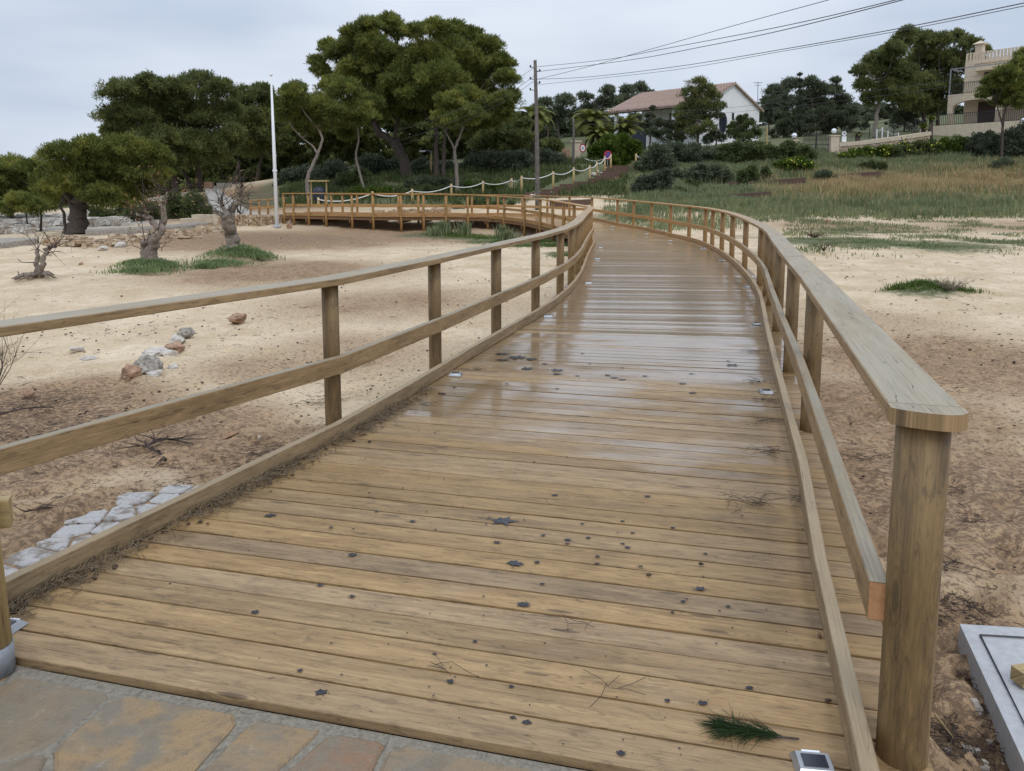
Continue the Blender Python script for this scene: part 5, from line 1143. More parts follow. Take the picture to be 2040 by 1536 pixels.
# little white rail fence in garden
f2 = empty('rope_barrier', Q(1747, 270, 68), 'short white rope barrier beside the pale pine trunk in the villa garden', 'barrier'); fo = np.array(f2.location); tops = []
for px, yt, yb in ((1747, 257, 272), (1758, 253, 271), (1769, 260, 273), (1790, 264, 276)):
    a = Q(px, yt, 66); b = Q(px, yb, 66); mb = MB(fo); mb.tube([b-np.array([0, 0, .4]), a], .045, 6); mb.build('post', M['white'], f2); tops.append(a)
mb = MB(fo)
for a, b in zip(tops, tops[1:]): mb.tube([a-np.array([0, 0, .1]), (a+b)/2-np.array([0, 0, .25]), b-np.array([0, 0, .1])], .02, 4)
mb.build('rope', M['rope'], f2)

# ------------------------------------------------------------ poles, lamps, signs, cables
def upole(label, px0, y0, px1, y1, Y, w0, w1, fixtures=True):
    a = Q(px0, y0, Y); b = Q(px1, y1, Y); b[2] = gz(b[0], b[1])-.2; rt = empty('utility_pole', b, label, 'utility pole'); ro = np.array(rt.location)
    mb = MB(ro); mb.tube(spline([b, (a+b)/2+np.array([.03, 0, 0]), a], 4), np.linspace(w0, w1, 9)/2, 14); mb.build('pole', M['pole'], rt, True)
    if fixtures:
        for dz, sd in ((-.35, -1), (-.55, 1), (-.95, -1), (-1.15, 1), (-1.5, -1)):
            mb = MB(ro); q = a+np.array([sd*.12, 0, dz]); mb.tube([a+np.array([0, 0, dz]), q+np.array([sd*.12, 0, 0])], .018, 5); mb.lathe(q+np.array([sd*.12, 0, -.02]), [(.03, 0), (.05, .05), (.035, .09), (.045, .12)], 8); mb.build('insulator', M['dark'], rt)
    return a
pt = upole('tall weathered wooden utility pole standing behind the boardwalk bend', 1066, 120, 1071, 412, 41.5, .26, .17)
pt2 = upole('far thin utility pole before the cream pillar', 1142, 235, 1142, 330, 57, .2, .14, False)
def cable(label, pts, r, grp):
    sp = spline(pts, 10); mb = MB(sp[0]); mb.tube(sp, r, 5); o_ = mb.build('power_cable', M['wire']); o_.location = sp[0]; tag(o_, label, 'cable', grp)
gp = 'cables from the tall utility pole'
def wirepts(lst): return [Q(x, y, Y) for x, y, Y in lst]
cable('cable fixed nearest the tip of the tall pole, upper one of the close pair', wirepts([(1070, 133, 41.5), (1205, 119, 36), (1330, 96, 30), (1560, 52, 22), (1800, -4, 17), (2050, -70, 13.5)]), .011, gp)
cable('second cable down on the tall pole, lower one of the close pair crossing the sky', wirepts([(1070, 143, 41.5), (1258, 119, 34), (1400, 93, 28), (1560, 60, 22.5), (1820, -6, 17), (2060, -75, 13.5)]), .012, gp)
cable('cable that starts third on the tall pole and climbs steepest, leaving the frame first', wirepts([(1070, 158, 41.5), (1164, 135, 37), (1243, 113, 34), (1466, 50, 26), (1650, 0, 21), (1850, -55, 17)]), .010, gp)
cable('upper cable of the low pair that reaches the top right corner', wirepts([(1070, 158, 41.6), (1176, 153, 37), (1352, 132, 31), (1560, 98, 24), (1800, 55, 18.5), (2050, 4, 15)]), .011, gp)
cable('lowest thin cable of the low pair that reaches the top right corner', wirepts([(1070, 169, 41.5), (1176, 158, 37), (1352, 138, 31), (1560, 102, 24.2), (1800, 60, 18.6), (2050, 10, 15)]), .008, gp)
for i, (y0_, y1_, lb_) in enumerate([(133, 232, 'upper cable slanting down left in front of the big pine'), (150, 252, 'middle cable slanting down left in front of the big pine'), (160, 262, 'lower cable slanting down left in front of the big pine')]):
    cable(lb_, wirepts([(1066, y0_, 41.5), (1000, (y0_*.62+y1_*.38)+6, 42.5), (880, y1_, 44.5), (780, y1_+32, 47)]), .009, gp)
cable('thin cable from the far pole passing before the white house gable', wirepts([(1142, 245, 57), (1300, 226, 58), (1480, 212, 58), (1700, 185, 58), (1890, 160, 60), (2060, 130, 60)]), .010, 'cables from the far pole')
cable('lower thin cable from the far pole passing before the white house gable', wirepts([(1142, 252, 57), (1300, 236, 58), (1480, 222, 58), (1700, 198, 58), (1890, 172, 60), (2060, 145, 60)]), .009, 'cables from the far pole')
# flagpole
fb = G(552, 452); fp_ = empty('flagpole', fb, 'tall white flagpole planted in the sand before the stone wall', 'flagpole'); fo = np.array(fp_.location)
ft = Q(540, 150, fb[1]); mb = MB(fo); mb.tube([fo-np.array([0, 0, .2]), fo*.5+ft*.5, ft], [.085, .075, .04], 14); mb.build('pole', M['white'], fp_, True)
mb = MB(fo); mb.lathe(ft, [(.03, 0), (.08, .01), (.08, .05), (.02, .09)], 12); mb.build('finial', M['white'], fp_)
mid = fo+(ft-fo)*.37; mb = MB(fo); mb.tube([mid, mid+(ft-fo)*.012], .11, 12); mb.build('collar', M['white'], fp_)
mb = MB(fo); mb.lathe(fo+np.array([0, 0, -.02]), [(.2, 0), (.2, .08), (.13, .1)], 12); mb.build('foot', M['conc'], fp_)
mid2 = fo+(ft-fo)*.02
def lamp(label, px, yt, yb, Y, dx):
    a = Q(px, yt, Y); b = Q(px, yb, Y); rt = empty('street_lamp', b, label, 'street lamp'); ro = np.array(rt.location)
    b[2] = min(b[2], gz(b[0], b[1])); mb = MB(ro); mb.tube([b-np.array([0, 0, .2]), a], .07, 8); mb.build('post', M['ropepost'], rt)
    mb = MB(ro); mb.tube(spline([a, a+np.array([.0, 0, .22]), a+np.array([dx*.35, 0, .3]), a+np.array([dx*.6, 0, .25])], 4), .035, 6); mb.build('arm', M['galv'], rt)
    mb = MB(ro); mb.box(a+np.array([dx*.62, 0, .24]), (.42, .18, .1)); mb.build('lamp_head', M['white'], rt)
lamp('street lamp on a yellow timber post below the white house', 1528, 252, 285, 61, -1)
lamp('small street lamp standing in the dark under the broad pine', 859, 308, 342, 56, -1)
def sign(label, px, py, pb, Y, kind_, rz):
    q = Q(px, py, Y); rt = empty('road_sign', [q[0], q[1], gz(q[0], q[1])], label, 'road sign'); ro = np.array(rt.location); ux = np.array([math.cos(rz), math.sin(rz), 0]); nv = np.array([math.sin(rz), -math.cos(rz), 0])
    mb = MB(ro); mb.tube([[q[0], q[1], min(ro[2], Q(px, pb, Y)[2])-.2], q-nv*.06], .03, 8); mb.build('pole', M['galv'], rt)
    disc = lambda r_, o_: [q+nv*o_+ux*math.cos(t)*r_+np.array([0, 0, math.sin(t)*r_]) for t in np.linspace(0, 2*math.pi, 25)[:-1]]
    mb = MB(ro); poly_wall(mb, disc(.33, 0), .02, nv); mb.build('red_rim', M['redp'], rt)
    mb = MB(ro); poly_wall(mb, disc(.235, .006), .004, nv); mb.build('face', M['white'] if kind_ == 'w' else M['bluep'], rt)
    mb = MB(ro)
    if kind_ == 'w':
        for dx_ in (-.06, .06): 
            c_ = q+nv*.012+ux*dx_; poly_wall(mb, [c_+ux*sx__*.035+np.array([0, 0, sz__*.10]) for sx__, sz__ in ((-1, -1), (1, -1), (1, 1), (-1, 1))], .003, nv)
        mb.build('symbol', M['galv'], rt)
    else:
        d1 = ux*.2+np.array([0, 0, -.2]); w1_ = ux*.028+np.array([0, 0, .028]); c_ = q+nv*.012; poly_wall(mb, [c_-d1-w1_, c_+d1-w1_, c_+d1+w1_, c_-d1+w1_], .003, nv); mb.build('slash', M['redp'], rt)
sign('round white road sign with red rim beside the cream pillar', 1161, 295, 320, 60, 'w', .7)
sign('round blue no-parking sign with red rim at the top of the stairs', 1211, 309, 332, 58, 'b', .35)
# cream pillar with low wall
q = Q(1148, 302, 61); pl = empty('entrance_pillar', q-np.array([0, 0, 1.2]), 'cream pillar with wide cap at the garden entrance behind the far pole', 'pillar'); po = np.array(pl.location)
mb = MB(po); mb.box(q+np.array([0, 0, -.5]), (.62, .5, 2.4)); mb.build('shaft', M['cream'], pl)
mb = MB(po); mb.box(q+np.array([0, 0, .76]), (.85, .66, .12)); mb.build('cap', M['cream'], pl)
q = Q(1128, 315, 61); iw = empty('brick_gate_wall', q-np.array([0, 0, .8]), 'low reddish brick wall left of the cream entrance pillar', 'wall'); mb = MB(q-np.array([0, 0, .8])); mb.box(q, (.6, .3, 1.4)); mb.build('wall', M['rockr'], iw)

# ------------------------------------------------------------ rope fence and timber stairs
rp = [(634, 393, 43), (742, 381, 42.3), (821, 376, 44.5), (899, 366, 46), (962, 360, 47.2), (1019, 355, 48.5), (1039, 350, 47), (1102, 341, 48), (1143, 333, 50), (1175, 329, 52), (1189, 322, 53.3), (1205, 311, 55), (1217, 307, 55.6)]
rt = empty('rope_fence', Q(899, 390, 46), 'rope fence of pale timber posts and white sagging rope climbing beside the stairs', 'rope fence'); ro = np.array(rt.location); tops = []
for px, py, Y in rp:
    a = Q(px, py, Y); g_ = gz(a[0], a[1]); mb = MB(ro); mb.tube([[a[0], a[1], min(g_, a[2]-.9)-.2], a], .068, 12); mb.build('post', M['ropepost'], rt, True); tops.append(a)
def sag(a, b, s_): return [a*(1-t)+b*t-np.array([0, 0, s_*4*t*(1-t)]) for t in np.linspace(0, 1, 11)]
for i, (a, b) in enumerate(zip(tops, tops[1:])):
    off_ = np.array([0, -.07, -.12]); mb = MB(ro); mb.tube(sag(a+off_, b+off_, .07+.05*np.linalg.norm(b-a)), .028, 6); mb.build('rope', M['rope'], rt)
b2 = Q(1166, 316, 58); mb = MB(ro); mb.tube(sag(tops[-2]+np.array([0, 0, -.15]), b2, .18), .026, 6); mb.build('rope', M['rope'], rt)
r3 = empty('rope_post', Q(1267, 331, 57), 'single timber rope post at the right side of the stair top', 'post'); ro3 = np.array(r3.location)
a = Q(1267, 306, 57); mb = MB(ro3); mb.tube([ro3-np.array([0, 0, .4]), a], .068, 12); mb.build('post', M['ropepost'], r3, True)
mb = MB(ro3); mb.tube(sag(a-np.array([0, 0, .1]), Q(1288, 318, 56), .1), .026, 6); mb.build('rope', M['rope'], r3)
steps = STEPS
ts = empty('timber_stairs', Q(1077, 390, 46), 'long outdoor stairs of dark timber risers climbing the slope', 'stairs'); to = np.array(ts.location)
for i, (x0, x1, y, Y) in enumerate(steps):
    a, b = Q(x0, y, Y), Q(x1, y, Y); b[2] = a[2]; mb = MB(to); mb.sweep([a+np.array([0, 0, -.12]), b+np.array([0, 0, -.12])], .12, .36, ch=.01); mb.build('riser', M['step'], ts)
    if i < len(steps)-1:
        c_ = Q(steps[i+1][0], steps[i+1][2], steps[i+1][3]); w_ = b[0]-a[0]; ln_ = steps[i+1][3]-Y
        mb = MB(to); mb.box([(a[0]+b[0])/2+.2, Y+ln_/2+.03, a[2]-.02-.3], (w_+.3, ln_-.06, .6)); mb.build('tread', M['rubble'] if False else M['rockr'], ts)
a, b = Q(1208, 331, 56.6), Q(1268, 331, 56.6); mb = MB(); mb.box([(a[0]+b[0])/2, 59.2, a[2]-.35], (b[0]-a[0]+.4, 5, .66))
M['pathc'] = flat('path_concrete', (.36, .33, .29), .85, .15, 5)
n = NT('packed_earth'); p = n.pos(); n.set(n.mix(n.noise(p, 4, 4), (.40, .29, .2), (.56, .44, .33)), .9); M['earth'] = n.m
o_ = mb.build('path', M['earth']); tag(o_, kind='structure')
def edging(label, pts):
    q = [Q(x, y, Y) for x, y, Y in pts]; mb = MB(q[0]); mb.sweep(resample(np.array(q), 1.2)-np.array([0, 0, .05]), .14, .34, ch=.01); o_ = mb.build('timber_edging', M['step']); o_.location = q[0]; tag(o_, label, 'edging', 'timber edgings on the slope')
edging('lower timber edging above the flat beyond the right railing', [(1320, 392, 44.2), (1400, 392, 44.0), (1470, 390, 43.8), (1535, 386, 43.5)])
edging('upper timber edging at the bare patch of the slope', [(1450, 366, 48.8), (1520, 363, 48.5), (1570, 360, 48.3), (1605, 357, 48)])
edging('long faint timber edging high in the right grass slope', [(1640, 352, 51.5), (1720, 347, 51.5), (1760, 344, 51.5)])
edging('short timber edging behind the far boardwalk bend', [(1095, 404, 41.5), (1140, 403, 41.3), (1180, 401, 41.5)])
# ------------------------------------------------------------ left: stone wall, path, blocks
sa = [Q(437, 440, 36.3), Q(480, 440, 36.9), Q(520, 440, 37.4), Q(566, 440, 38.2)]
sw_ = empty('stone_retaining_wall', G(500, 453), 'rough stone retaining wall left of the boardwalk end', 'wall'); swo = np.array(sw_.location)
mb = MB(swo); q = [np.array([a[0], a[1], 0.0]) for a in sa]; zt_ = [Q(437, 428, 36.3)[2], Q(480, 427, 36.9)[2], Q(520, 427, 37.4)[2], Q(566, 427, 38.2)[2]]
for i in range(3):
    a, b = q[i], q[i+1]; zc = (zt_[i]+zt_[i+1])/2; r_ = np.random.default_rng(i); ln_ = np.linalg.norm(b-a)
    x = 0
rr_ = np.random.default_rng(77)
path_w = resample(spline([np.array([a[0], a[1], z]) for a, z in zip(sa, zt_)], 4), .13)
mb = MB(swo)
for k_ in range(len(path_w)):
    c_ = path_w[k_]; z = c_[2]-rr_.uniform(0, .04); g_ = gz(c_[0], c_[1]-.3)-.15
    while z > g_:
        h = rr_.uniform(.07, .16); s_ = .06+h*.3
        # an irregular squashed block
        V = np.array([[i_, j_, kk_] for i_ in (-1, 1) for j_ in (-1, 1) for kk_ in (-1, 1)], float)*np.array([.066, .12, h/2])*rr_.uniform(.7, 1.05, (8, 3))
        mb.add(V+np.array([c_[0]+rr_.uniform(-.03, .03), c_[1]+rr_.uniform(-.03, .03), z-h/2]), [(0, 1, 3, 2), (4, 6, 7, 5), (0, 4, 5, 1), (2, 3, 7, 6), (0, 2, 6, 4), (1, 5, 7, 3)]); z -= h*.93
n = NT('wall_stones'); i_ = n.isl(); p = n.pos(); c = n.ramp(i_, [(0, (.30, .20, .12)), (.35, (.50, .38, .24)), (.7, (.60, .50, .36)), (1, (.42, .26, .16))]); n.set(n.mix(n.mr(n.noise(p, 15, 4), .4, .7, 0, .5), c, (.2, .14, .09)), .9); n.bump(n.noise(p, 20, 4), .6, .03); M['wallst'] = n.m
mb.build('stones', M['wallst'], sw_)
mb = MB(swo); pc_ = path_w+np.array([0, .16, 0]); pc_[:, 2] -= .42; mb.sweep(resample(pc_, .6), .2, .8); mb.build('core', M['rockr'], sw_)
# concrete path on top of the wall
pp_ = [(555, 427, 39.2), (510, 426.5, 39.4), (470, 421, 42), (448, 405, 48), (436, 388, 55), (428, 372, 62)]
q = resample(spline([Q(*a) for a in pp_], 5), .5); q[:, 2] = np.maximum(gz_arr(q[:, 0], q[:, 1])+.03, q[:, 2]-.02)
mb = MB(); mb.sweep(q-np.array([0, 0, .12]), 1.6, .28); o_ = mb.build('concrete_path', M['pathc']); tag(o_, kind='structure')
# fence along wall
fw_ = empty('timber_fence', G(520, 440), 'short timber post fence along the top of the stone wall', 'fence'); fo = np.array(fw_.location); tt = []
for px, yt, yb, Y in ((499, 400, 428, 37.6), (516.5, 399, 428, 37.9), (534, 398, 428, 38.1), (551, 396, 428, 38.3)):
    a = Q(px, yt, Y); b = Q(px, yb, Y); mb = MB(fo); mb.tube([b-np.array([0, 0, .3]), a], .052, 10); mb.build('post', M['post'], fw_, True); tt.append((a, b))
for h, nm in ((1.0, 'top_rail'), (.5, 'mid_rail')):
    mb = MB(fo); mb.sweep([b*(1-h)+a*h+np.array([0, -.07 if h < 1 else 0, .02 if h == 1 else 0]) for a, b in tt], .05 if h < 1 else .14, .10 if h < 1 else .04, ch=.004); mb.build(nm, M['rail'], fw_)
for lab, px, py, Y, sz, mt in [('large pale stone block at the foot of the concrete path', 413, 436, 37.5, (1.3, .8, .42), 'cream'), ('small pale stone block stepping down left of the path', 385, 441, 37.3, (.9, .8, .3), 'cream'),
                               ('rough stone block beside the path under the trees', 446, 371, 60, (1.0, .6, .5), 'rockg'), ('brownish stone block left of the climbing path under the trees', 416, 367, 60, (.6, .5, .35), 'rockr')]:
    b = Q(px, py, Y); g_ = gz(b[0], b[1]); r_ = np.random.default_rng(int(px)); mb = MB([b[0], b[1], g_])
    V = np.array([[i_, j_, kk_] for i_ in (-1, 1) for j_ in (-1, 1) for kk_ in (-1, 1)], float)*np.array(sz)/2*r_.uniform(.88, 1.05, (8, 3)); hz_ = max(sz[2], b[2]-g_+sz[2]/2)
    V[:, 2] = np.where(V[:, 2] > 0, b[2]+V[:, 2], g_-.15); V[:, 0] += b[0]; V[:, 1] += b[1]; mb.add(V, [(0, 1, 3, 2), (4, 6, 7, 5), (0, 4, 5, 1), (2, 3, 7, 6), (0, 2, 6, 4), (1, 5, 7, 3)]); o_ = mb.build('stone_block', M[mt]); o_.location = [b[0], b[1], g_]; tag(o_, lab, 'stone block')
# rocks
def rock_mesh(seed, mat, nm='rock', sub=4):
    r = np.random.default_rng(seed); import bmesh
    from mathutils import noise as mnoise
    bm = bmesh.new(); bmesh.ops.create_icosphere(bm, subdivisions=sub, radius=1)
    off = r.uniform(0, 100, 3)
    pl_ = rdir(r, 9); ds = r.uniform(.55, .9, 9)
    for v in bm.verts:
        c_ = np.array(v.co)
        for nrm, d_ in zip(pl_, ds):
            k = c_@nrm
            if k > d_: c_ = c_-nrm*(k-d_)*.9
        nv_ = Vector(c_*1.6+off); c_ = c_*(1+.22*mnoise.fractal(nv_, .9, 2.1, 4)+.10*mnoise.noise(nv_*5))
        v.co = c_
    me = bpy.data.meshes.new(nm); bm.to_mesh(me); bm.free(); me.materials.append(mat); return me
def rock(label, px, py, w, h, mt, seed, grp=None, cat='rock', dpt=None):
    b = G(px, py); s_ = w*b[1]/FPX/2*1.25; o_ = bpy.data.objects.new('rock', rock_mesh(seed, M[mt])); COL.objects.link(o_)
    hz = h*b[1]/FPX/2*1.3; o_.location = [b[0], b[1], b[2]+hz*.3]; o_.scale = (s_, (dpt or s_*.8), hz); o_.rotation_euler = (0, 0, seed*.7); tag(o_, label, cat, grp)
for a in [('pointed rust-brown rock at the left end of the rock row', 259, 752, 44, 34, 'rockr', 1), ('large pitted grey rock in the rock row on the left sand', 291, 742, 60, 44, 'rockg', 2), ('rust-brown rock above the large grey one', 347, 700, 40, 22, 'rockr', 3),
          ('flat white stone right of the large grey rock', 312, 706, 48, 16, 'rockw', 4), ('white stone touching the brown rock in the row', 340, 708, 26, 14, 'rockw', 5), ('grey rock at the top of the rock row', 372, 668, 30, 20, 'rockg', 6), ('white pitted rock second from the top of the row', 354, 682, 36, 18, 'rockw', 7),
          ('flat pale slab in front of the large grey rock', 302, 746, 44, 14, 'rockw', 8), ('small white stone below the row by the grey slab', 345, 734, 16, 12, 'rockw', 9), ('flat white stone left of the rock row, lower one', 178, 716, 28, 9, 'rockw', 10), ('flat white stone left of the rock row, upper one', 150, 697, 28, 8, 'rockw', 11),
          ('rust-red rock lying alone near the first left post', 474, 640, 36, 20, 'rockr', 12), ('small brown clod on the left sand edge', 55, 786, 20, 14, 'rockr', 13), ('brown half-buried stone on the dark earth edge', 180, 764, 22, 10, 'rockr', 14),
          ('brown stone on the sand left of the middle tamarisk', 161, 527, 9, 6, 'rockr', 15), ('white boulder on the rubble bank left of the middle tamarisk', 240, 492, 22, 14, 'rockw', 16), ('flat white boulder at the left end of the rubble bank', 204, 497, 18, 9, 'rockw', 17),
          ('pinkish stone on the flat beyond the right railing', 1649, 444, 14, 9, 'rockr', 18), ('grey stone in the sand beneath the far boardwalk start', 577, 452, 10, 12, 'rockr', 19),
          ('small brown stone right of the near right railing', 1612, 842, 14, 9, 'rockr', 20), ('pale broken stone between post and concrete slab', 1941, 1412, 30, 26, 'rockw', 21)]:
    rock(*a)
gr_ = 'stones edging the timber stairs'
ORD = 'first second third fourth fifth sixth seventh eighth ninth tenth eleventh twelfth thirteenth fourteenth fifteenth sixteenth seventeenth eighteenth'.split()
for i, (px, py) in enumerate([(1050, 386), (1058, 387), (1067, 385), (1090, 388), (1100, 389), (1110, 388), (1118, 386), (1130, 382), (1138, 378), (1148, 375), (1155, 371), (1163, 372), (1171, 361), (1182, 355), (1190, 349), (1195, 344), (1200, 339), (1207, 332), (1262, 334), (1257, 340), (1253, 345)]):
    b = Q(px, py, np.interp(px, [1050, 1130, 1210, 1262], [45, 48, 55.5, 56])-.3*(i < 12)); o_ = bpy.data.objects.new('rock', rock_mesh(30+i, M['rockw' if i % 3 else 'rockr'], sub=2)); COL.objects.link(o_); g_ = gz(b[0], b[1])
    o_.location = [b[0], b[1], g_+.08]; o_.scale = (.22, .16, .16); o_.rotation_euler = (0, 0, i); tag(o_, (f'{ORD[i]} rough stone up from the foot of the timber stairs, left edge' if i < 18 else f'rough stone on the right edge of the stair top, {ORD[20-i]} from below'), 'rock', gr_)
# rubble heap behind the far deck, low bank on the left: uncountable small stones
def rubble(name, label, spots, n_, size, seed, mats):
    r = np.random.default_rng(seed); mb = MB()
    for i in range(n_):
        px, py, w, h = spots[r.integers(len(spots))]; Yb = G(px, py+h)[1] if False else None
        q = G(px+r.uniform(-w, w), py+r.uniform(-h*.4, h)); s_ = size*r.uniform(.4, 1.3)
        V = rdir(r, 8)*s_*np.array([1, .8, .55]); 
        V = np.array([[i_, j_, k_] for i_ in (-1, 1) for j_ in (-1, 1) for k_ in (-1, 1)], float)*s_*np.array([.8, .6, .4])*r.uniform(.55, 1.1, (8, 3))
        a_ = r.uniform(0, 6); R = np.array([[math.cos(a_), math.sin(a_), 0], [-math.sin(a_), math.cos(a_), 0], [0, 0, 1]]); mb.add(V@R+q+np.array([0, 0, r.uniform(0, size*.9)]), [(0, 1, 3, 2), (4, 6, 7, 5), (0, 4, 5, 1), (2, 3, 7, 6), (0, 2, 6, 4), (1, 5, 7, 3)])
    o_ = mb.build(name, M['wallst'] if mats else M['limest']); tag(o_, label, 'rubble', kind='stuff')
n = NT('limestone_bits'); i_ = n.isl(); p = n.pos(); c = n.ramp(i_, [(0, (.32, .27, .22)), (.4, (.50, .46, .40)), (1, (.62, .59, .54))]); n.set(n.mix(n.mr(n.noise(p, 12, 4), .45, .7, 0, .6), c, (.2, .17, .14)), .9); n.bump(n.noise(p, 18, 4), .8, .04); M['limest'] = n.m
rubble('rubble_pile', 'heap of reddish stones behind the far railing', [(850, 423, 35, 3), (800, 424, 25, 2), (770, 426, 25, 1), (880, 421, 15, 4)], 170, .17, 1, True)
rubble('rubble_bank', 'broken pale stones along the low bank behind the tamarisks', [(200, 485, 50, 8), (270, 478, 50, 8), (350, 468, 50, 8), (420, 455, 25, 10), (130, 480, 40, 8)], 520, .16, 2, True)
rubble('shore_rocks', 'jagged white limestone on the shore behind the low pines', [(40, 442, 60, 10), (110, 440, 60, 9), (210, 447, 40, 3), (20, 460, 40, 5)], 2600, .30, 3, False)
# low concrete ledges on the left bank
for lab, pts, w, h in [('long low concrete ledge behind the middle tamarisk', [(175, 470, 33), (260, 462, 33.5), (340, 458, 35), (400, 449, 36.5)], .9, .35), ('grey concrete strip at the left edge beneath the pines', [(-60, 492, 27), (0, 488, 28), (45, 484, 29)], 1.4, .3)]:
    q = resample(np.array([Q(*a) for a in pts]), 1.0); q[:, 2] = gz_arr(q[:, 0], q[:, 1])+h*.2; mb = MB(q[0]); mb.sweep(q, w, h, ch=.03); o_ = mb.build('concrete_ledge', M['rockg']); o_.location = q[0]; tag(o_, lab, 'ledge')
# timber litter bin shelter behind the far railing
q = G(636, 419); q = Q(636, 398, 43.5); g_ = gz(q[0], q[1]); rt = empty('litter_bin', [q[0], q[1], g_], 'timber litter bin with a flat roof and dark bag behind the far railing', 'litter bin'); ro = np.array(rt.location)
for sx_ in (-.42, .42):
    mb = MB(ro); mb.box([q[0]+sx_, q[1], g_+.65], (.07, .07, 1.5)); mb.build('leg', M['ropepost'], rt)
mb = MB(ro); mb.box([q[0], q[1], g_+1.42], (1.05, .6, .07)); mb.build('roof', M['ropepost'], rt)
mb = MB(ro); mb.lathe([q[0], q[1], g_+.25], [(.2, 0), (.3, .15), (.34, .6), (.3, .8), (.1, .86)], 10); mb.build('bag', M['bluep'] if False else M['navy'], rt, True)
# ------------------------------------------------------------ solar studs
def stud_parts(root):
    mb = MB(); b, t, h = .055, .045, .022
    V = [(-b, -b, 0), (b, -b, 0), (b, b, 0), (-b, b, 0), (-t, -.035, h), (t, -.035, h), (t, .035, h), (-t, .035, h)]
    mb.add(V, [(3, 2, 1, 0), (4, 5, 6, 7), (0, 1, 5, 4), (1, 2, 6, 5), (2, 3, 7, 6), (3, 0, 4, 7)]); mb.build('housing', M['alu'], root)
    mb = MB(); mb.box((0, 0, h+.001), (.066, .048, .003)); mb.build('solar_panel', M['glass'], root)
    for y in (-.047, .047):
        mb = MB(); mb.box((0, y*.93, .011), (.05, .012, .012)); mb.build('lens', M['globe'], root)
M['alu'] = flat('aluminium', (.45, .47, .49), .3, .08, 30, .7, 0)
studs = [('nearest the camera, at the foot of the near right post', (1622, 1530), 0, -.13), ('by the right kerb, second from the camera, among fallen needles', (1526, 782), 0, -.1), ('by the right kerb, third from the camera', (1507, 646), 0, -.1), ('by the right kerb, fourth from the camera, where the kerb starts to swing', (1488, 572), 0, 0),
         ('by the right kerb, fifth from the camera', (1438, 519.5), .07, .2), ('by the right kerb, sixth from the camera', (1401, 495), .11, .3), ('by the right kerb, seventh from the camera', (1335, 480), .15, .3), ('by the right kerb, eighth from the camera', (1288, 466.5), .2, .3), ('by the right kerb, farthest one before the bend', (1220, 452), .25, .4),
         ('at the left frame edge beside the post with the grey shoe', (8, 1254), 0, -.2), ('by the left kerb, second from the camera, nearest the second full post', (908, 747), 0, -.1), ('by the left kerb, third from the camera', (1092, 631), 0, -.05), ('by the left kerb, fourth from the camera', (1172, 564), 0, 0), ('by the left kerb, fifth from the camera', (1190, 516), .07, 0), ('by the left kerb, last one before the sharp bend', (1196, 494), .12, 0)]
proto = None
def copy_tree(o, parent=None):
    c = o.copy(); COL.objects.link(c); c.parent = parent
    for ch in list(o.children): 
        if ch.name in COL.objects: copy_tree(ch, c)
    return c
for lab, (px, py), e, rz in studs:
    q = P(px, py, e+.0045)
    if proto is None:
        proto = empty('solar_stud', q); stud_parts(proto); o_ = proto
    else: o_ = copy_tree(proto)
    o_.location = q; o_.rotation_euler = (0, 0, rz); tag(o_, 'solar light '+lab, 'deck light', 'solar lights set along the boardwalk kerbs')
# ------------------------------------------------------------ stains on the planks (squashed dark berries)
r = np.random.default_rng(8); mb = MB(OFF)
spots = [(538, 1028, 22), (702, 1107, 20), (640, 1382, 24), (1042, 1206, 28), (1025, 1124, 34), (1000, 1039, 40), (990, 1082, 14), (1130, 1077, 14), (1172, 1073, 12), (1082, 1068, 10), (1070, 1122, 12), (1250, 1092, 14), (1190, 1125, 12), (897, 1360, 16), (1018, 1370, 10), (1050, 1441, 20), (1022, 1432, 14), (1237, 1503, 22), (1020, 1370, 10), (508, 1221, 18), (598, 1338, 12), (946, 1280, 10), (866, 1305, 10), (702, 1190, 14), (660, 1052, 9), (750, 1020, 9), (822, 1040, 12), (638, 1167, 14), (1493, 1373, 16), (1400, 1403, 22), (1330, 1398, 14), (1395, 1175, 18), (1340, 1053, 10), (1290, 990, 12), (1105, 988, 12), (1190, 1110, 10), (1160, 1045, 9), (1240, 1040, 9), (1260, 1063, 10), (1276, 1130, 10),
         (1450, 1210, 10), (1360, 1200, 12), (1340, 1222, 9), (1080, 1165, 9), (1224, 753, 14), (1210, 748, 12), (1240, 757, 14), (1285, 750, 10), (1360, 765, 14), (1378, 746, 14), (1380, 783, 14), (1460, 728, 22), (1160, 705, 8), (1175, 725, 8), (1240, 733, 6), (1450, 720, 10), (1010, 765, 8), (1110, 775, 8), (880, 785, 16), (905, 772, 10), (1030, 713, 34), (1060, 716, 26), (1000, 718, 24), (1050, 735, 26), (1110, 738, 26), (1085, 725, 12), (1110, 745, 16), (1150, 750, 12), (1000, 706, 26), (1130, 1085, 10), (1405, 1105, 10), (1240, 1085, 9)]
for i in range(90): spots.append((r.uniform(300, 1600), r.uniform(850, 1520), r.uniform(2, 6)))
def on_deck(px, py):
    q = P(px, py, 0); return q[1] > 1.9
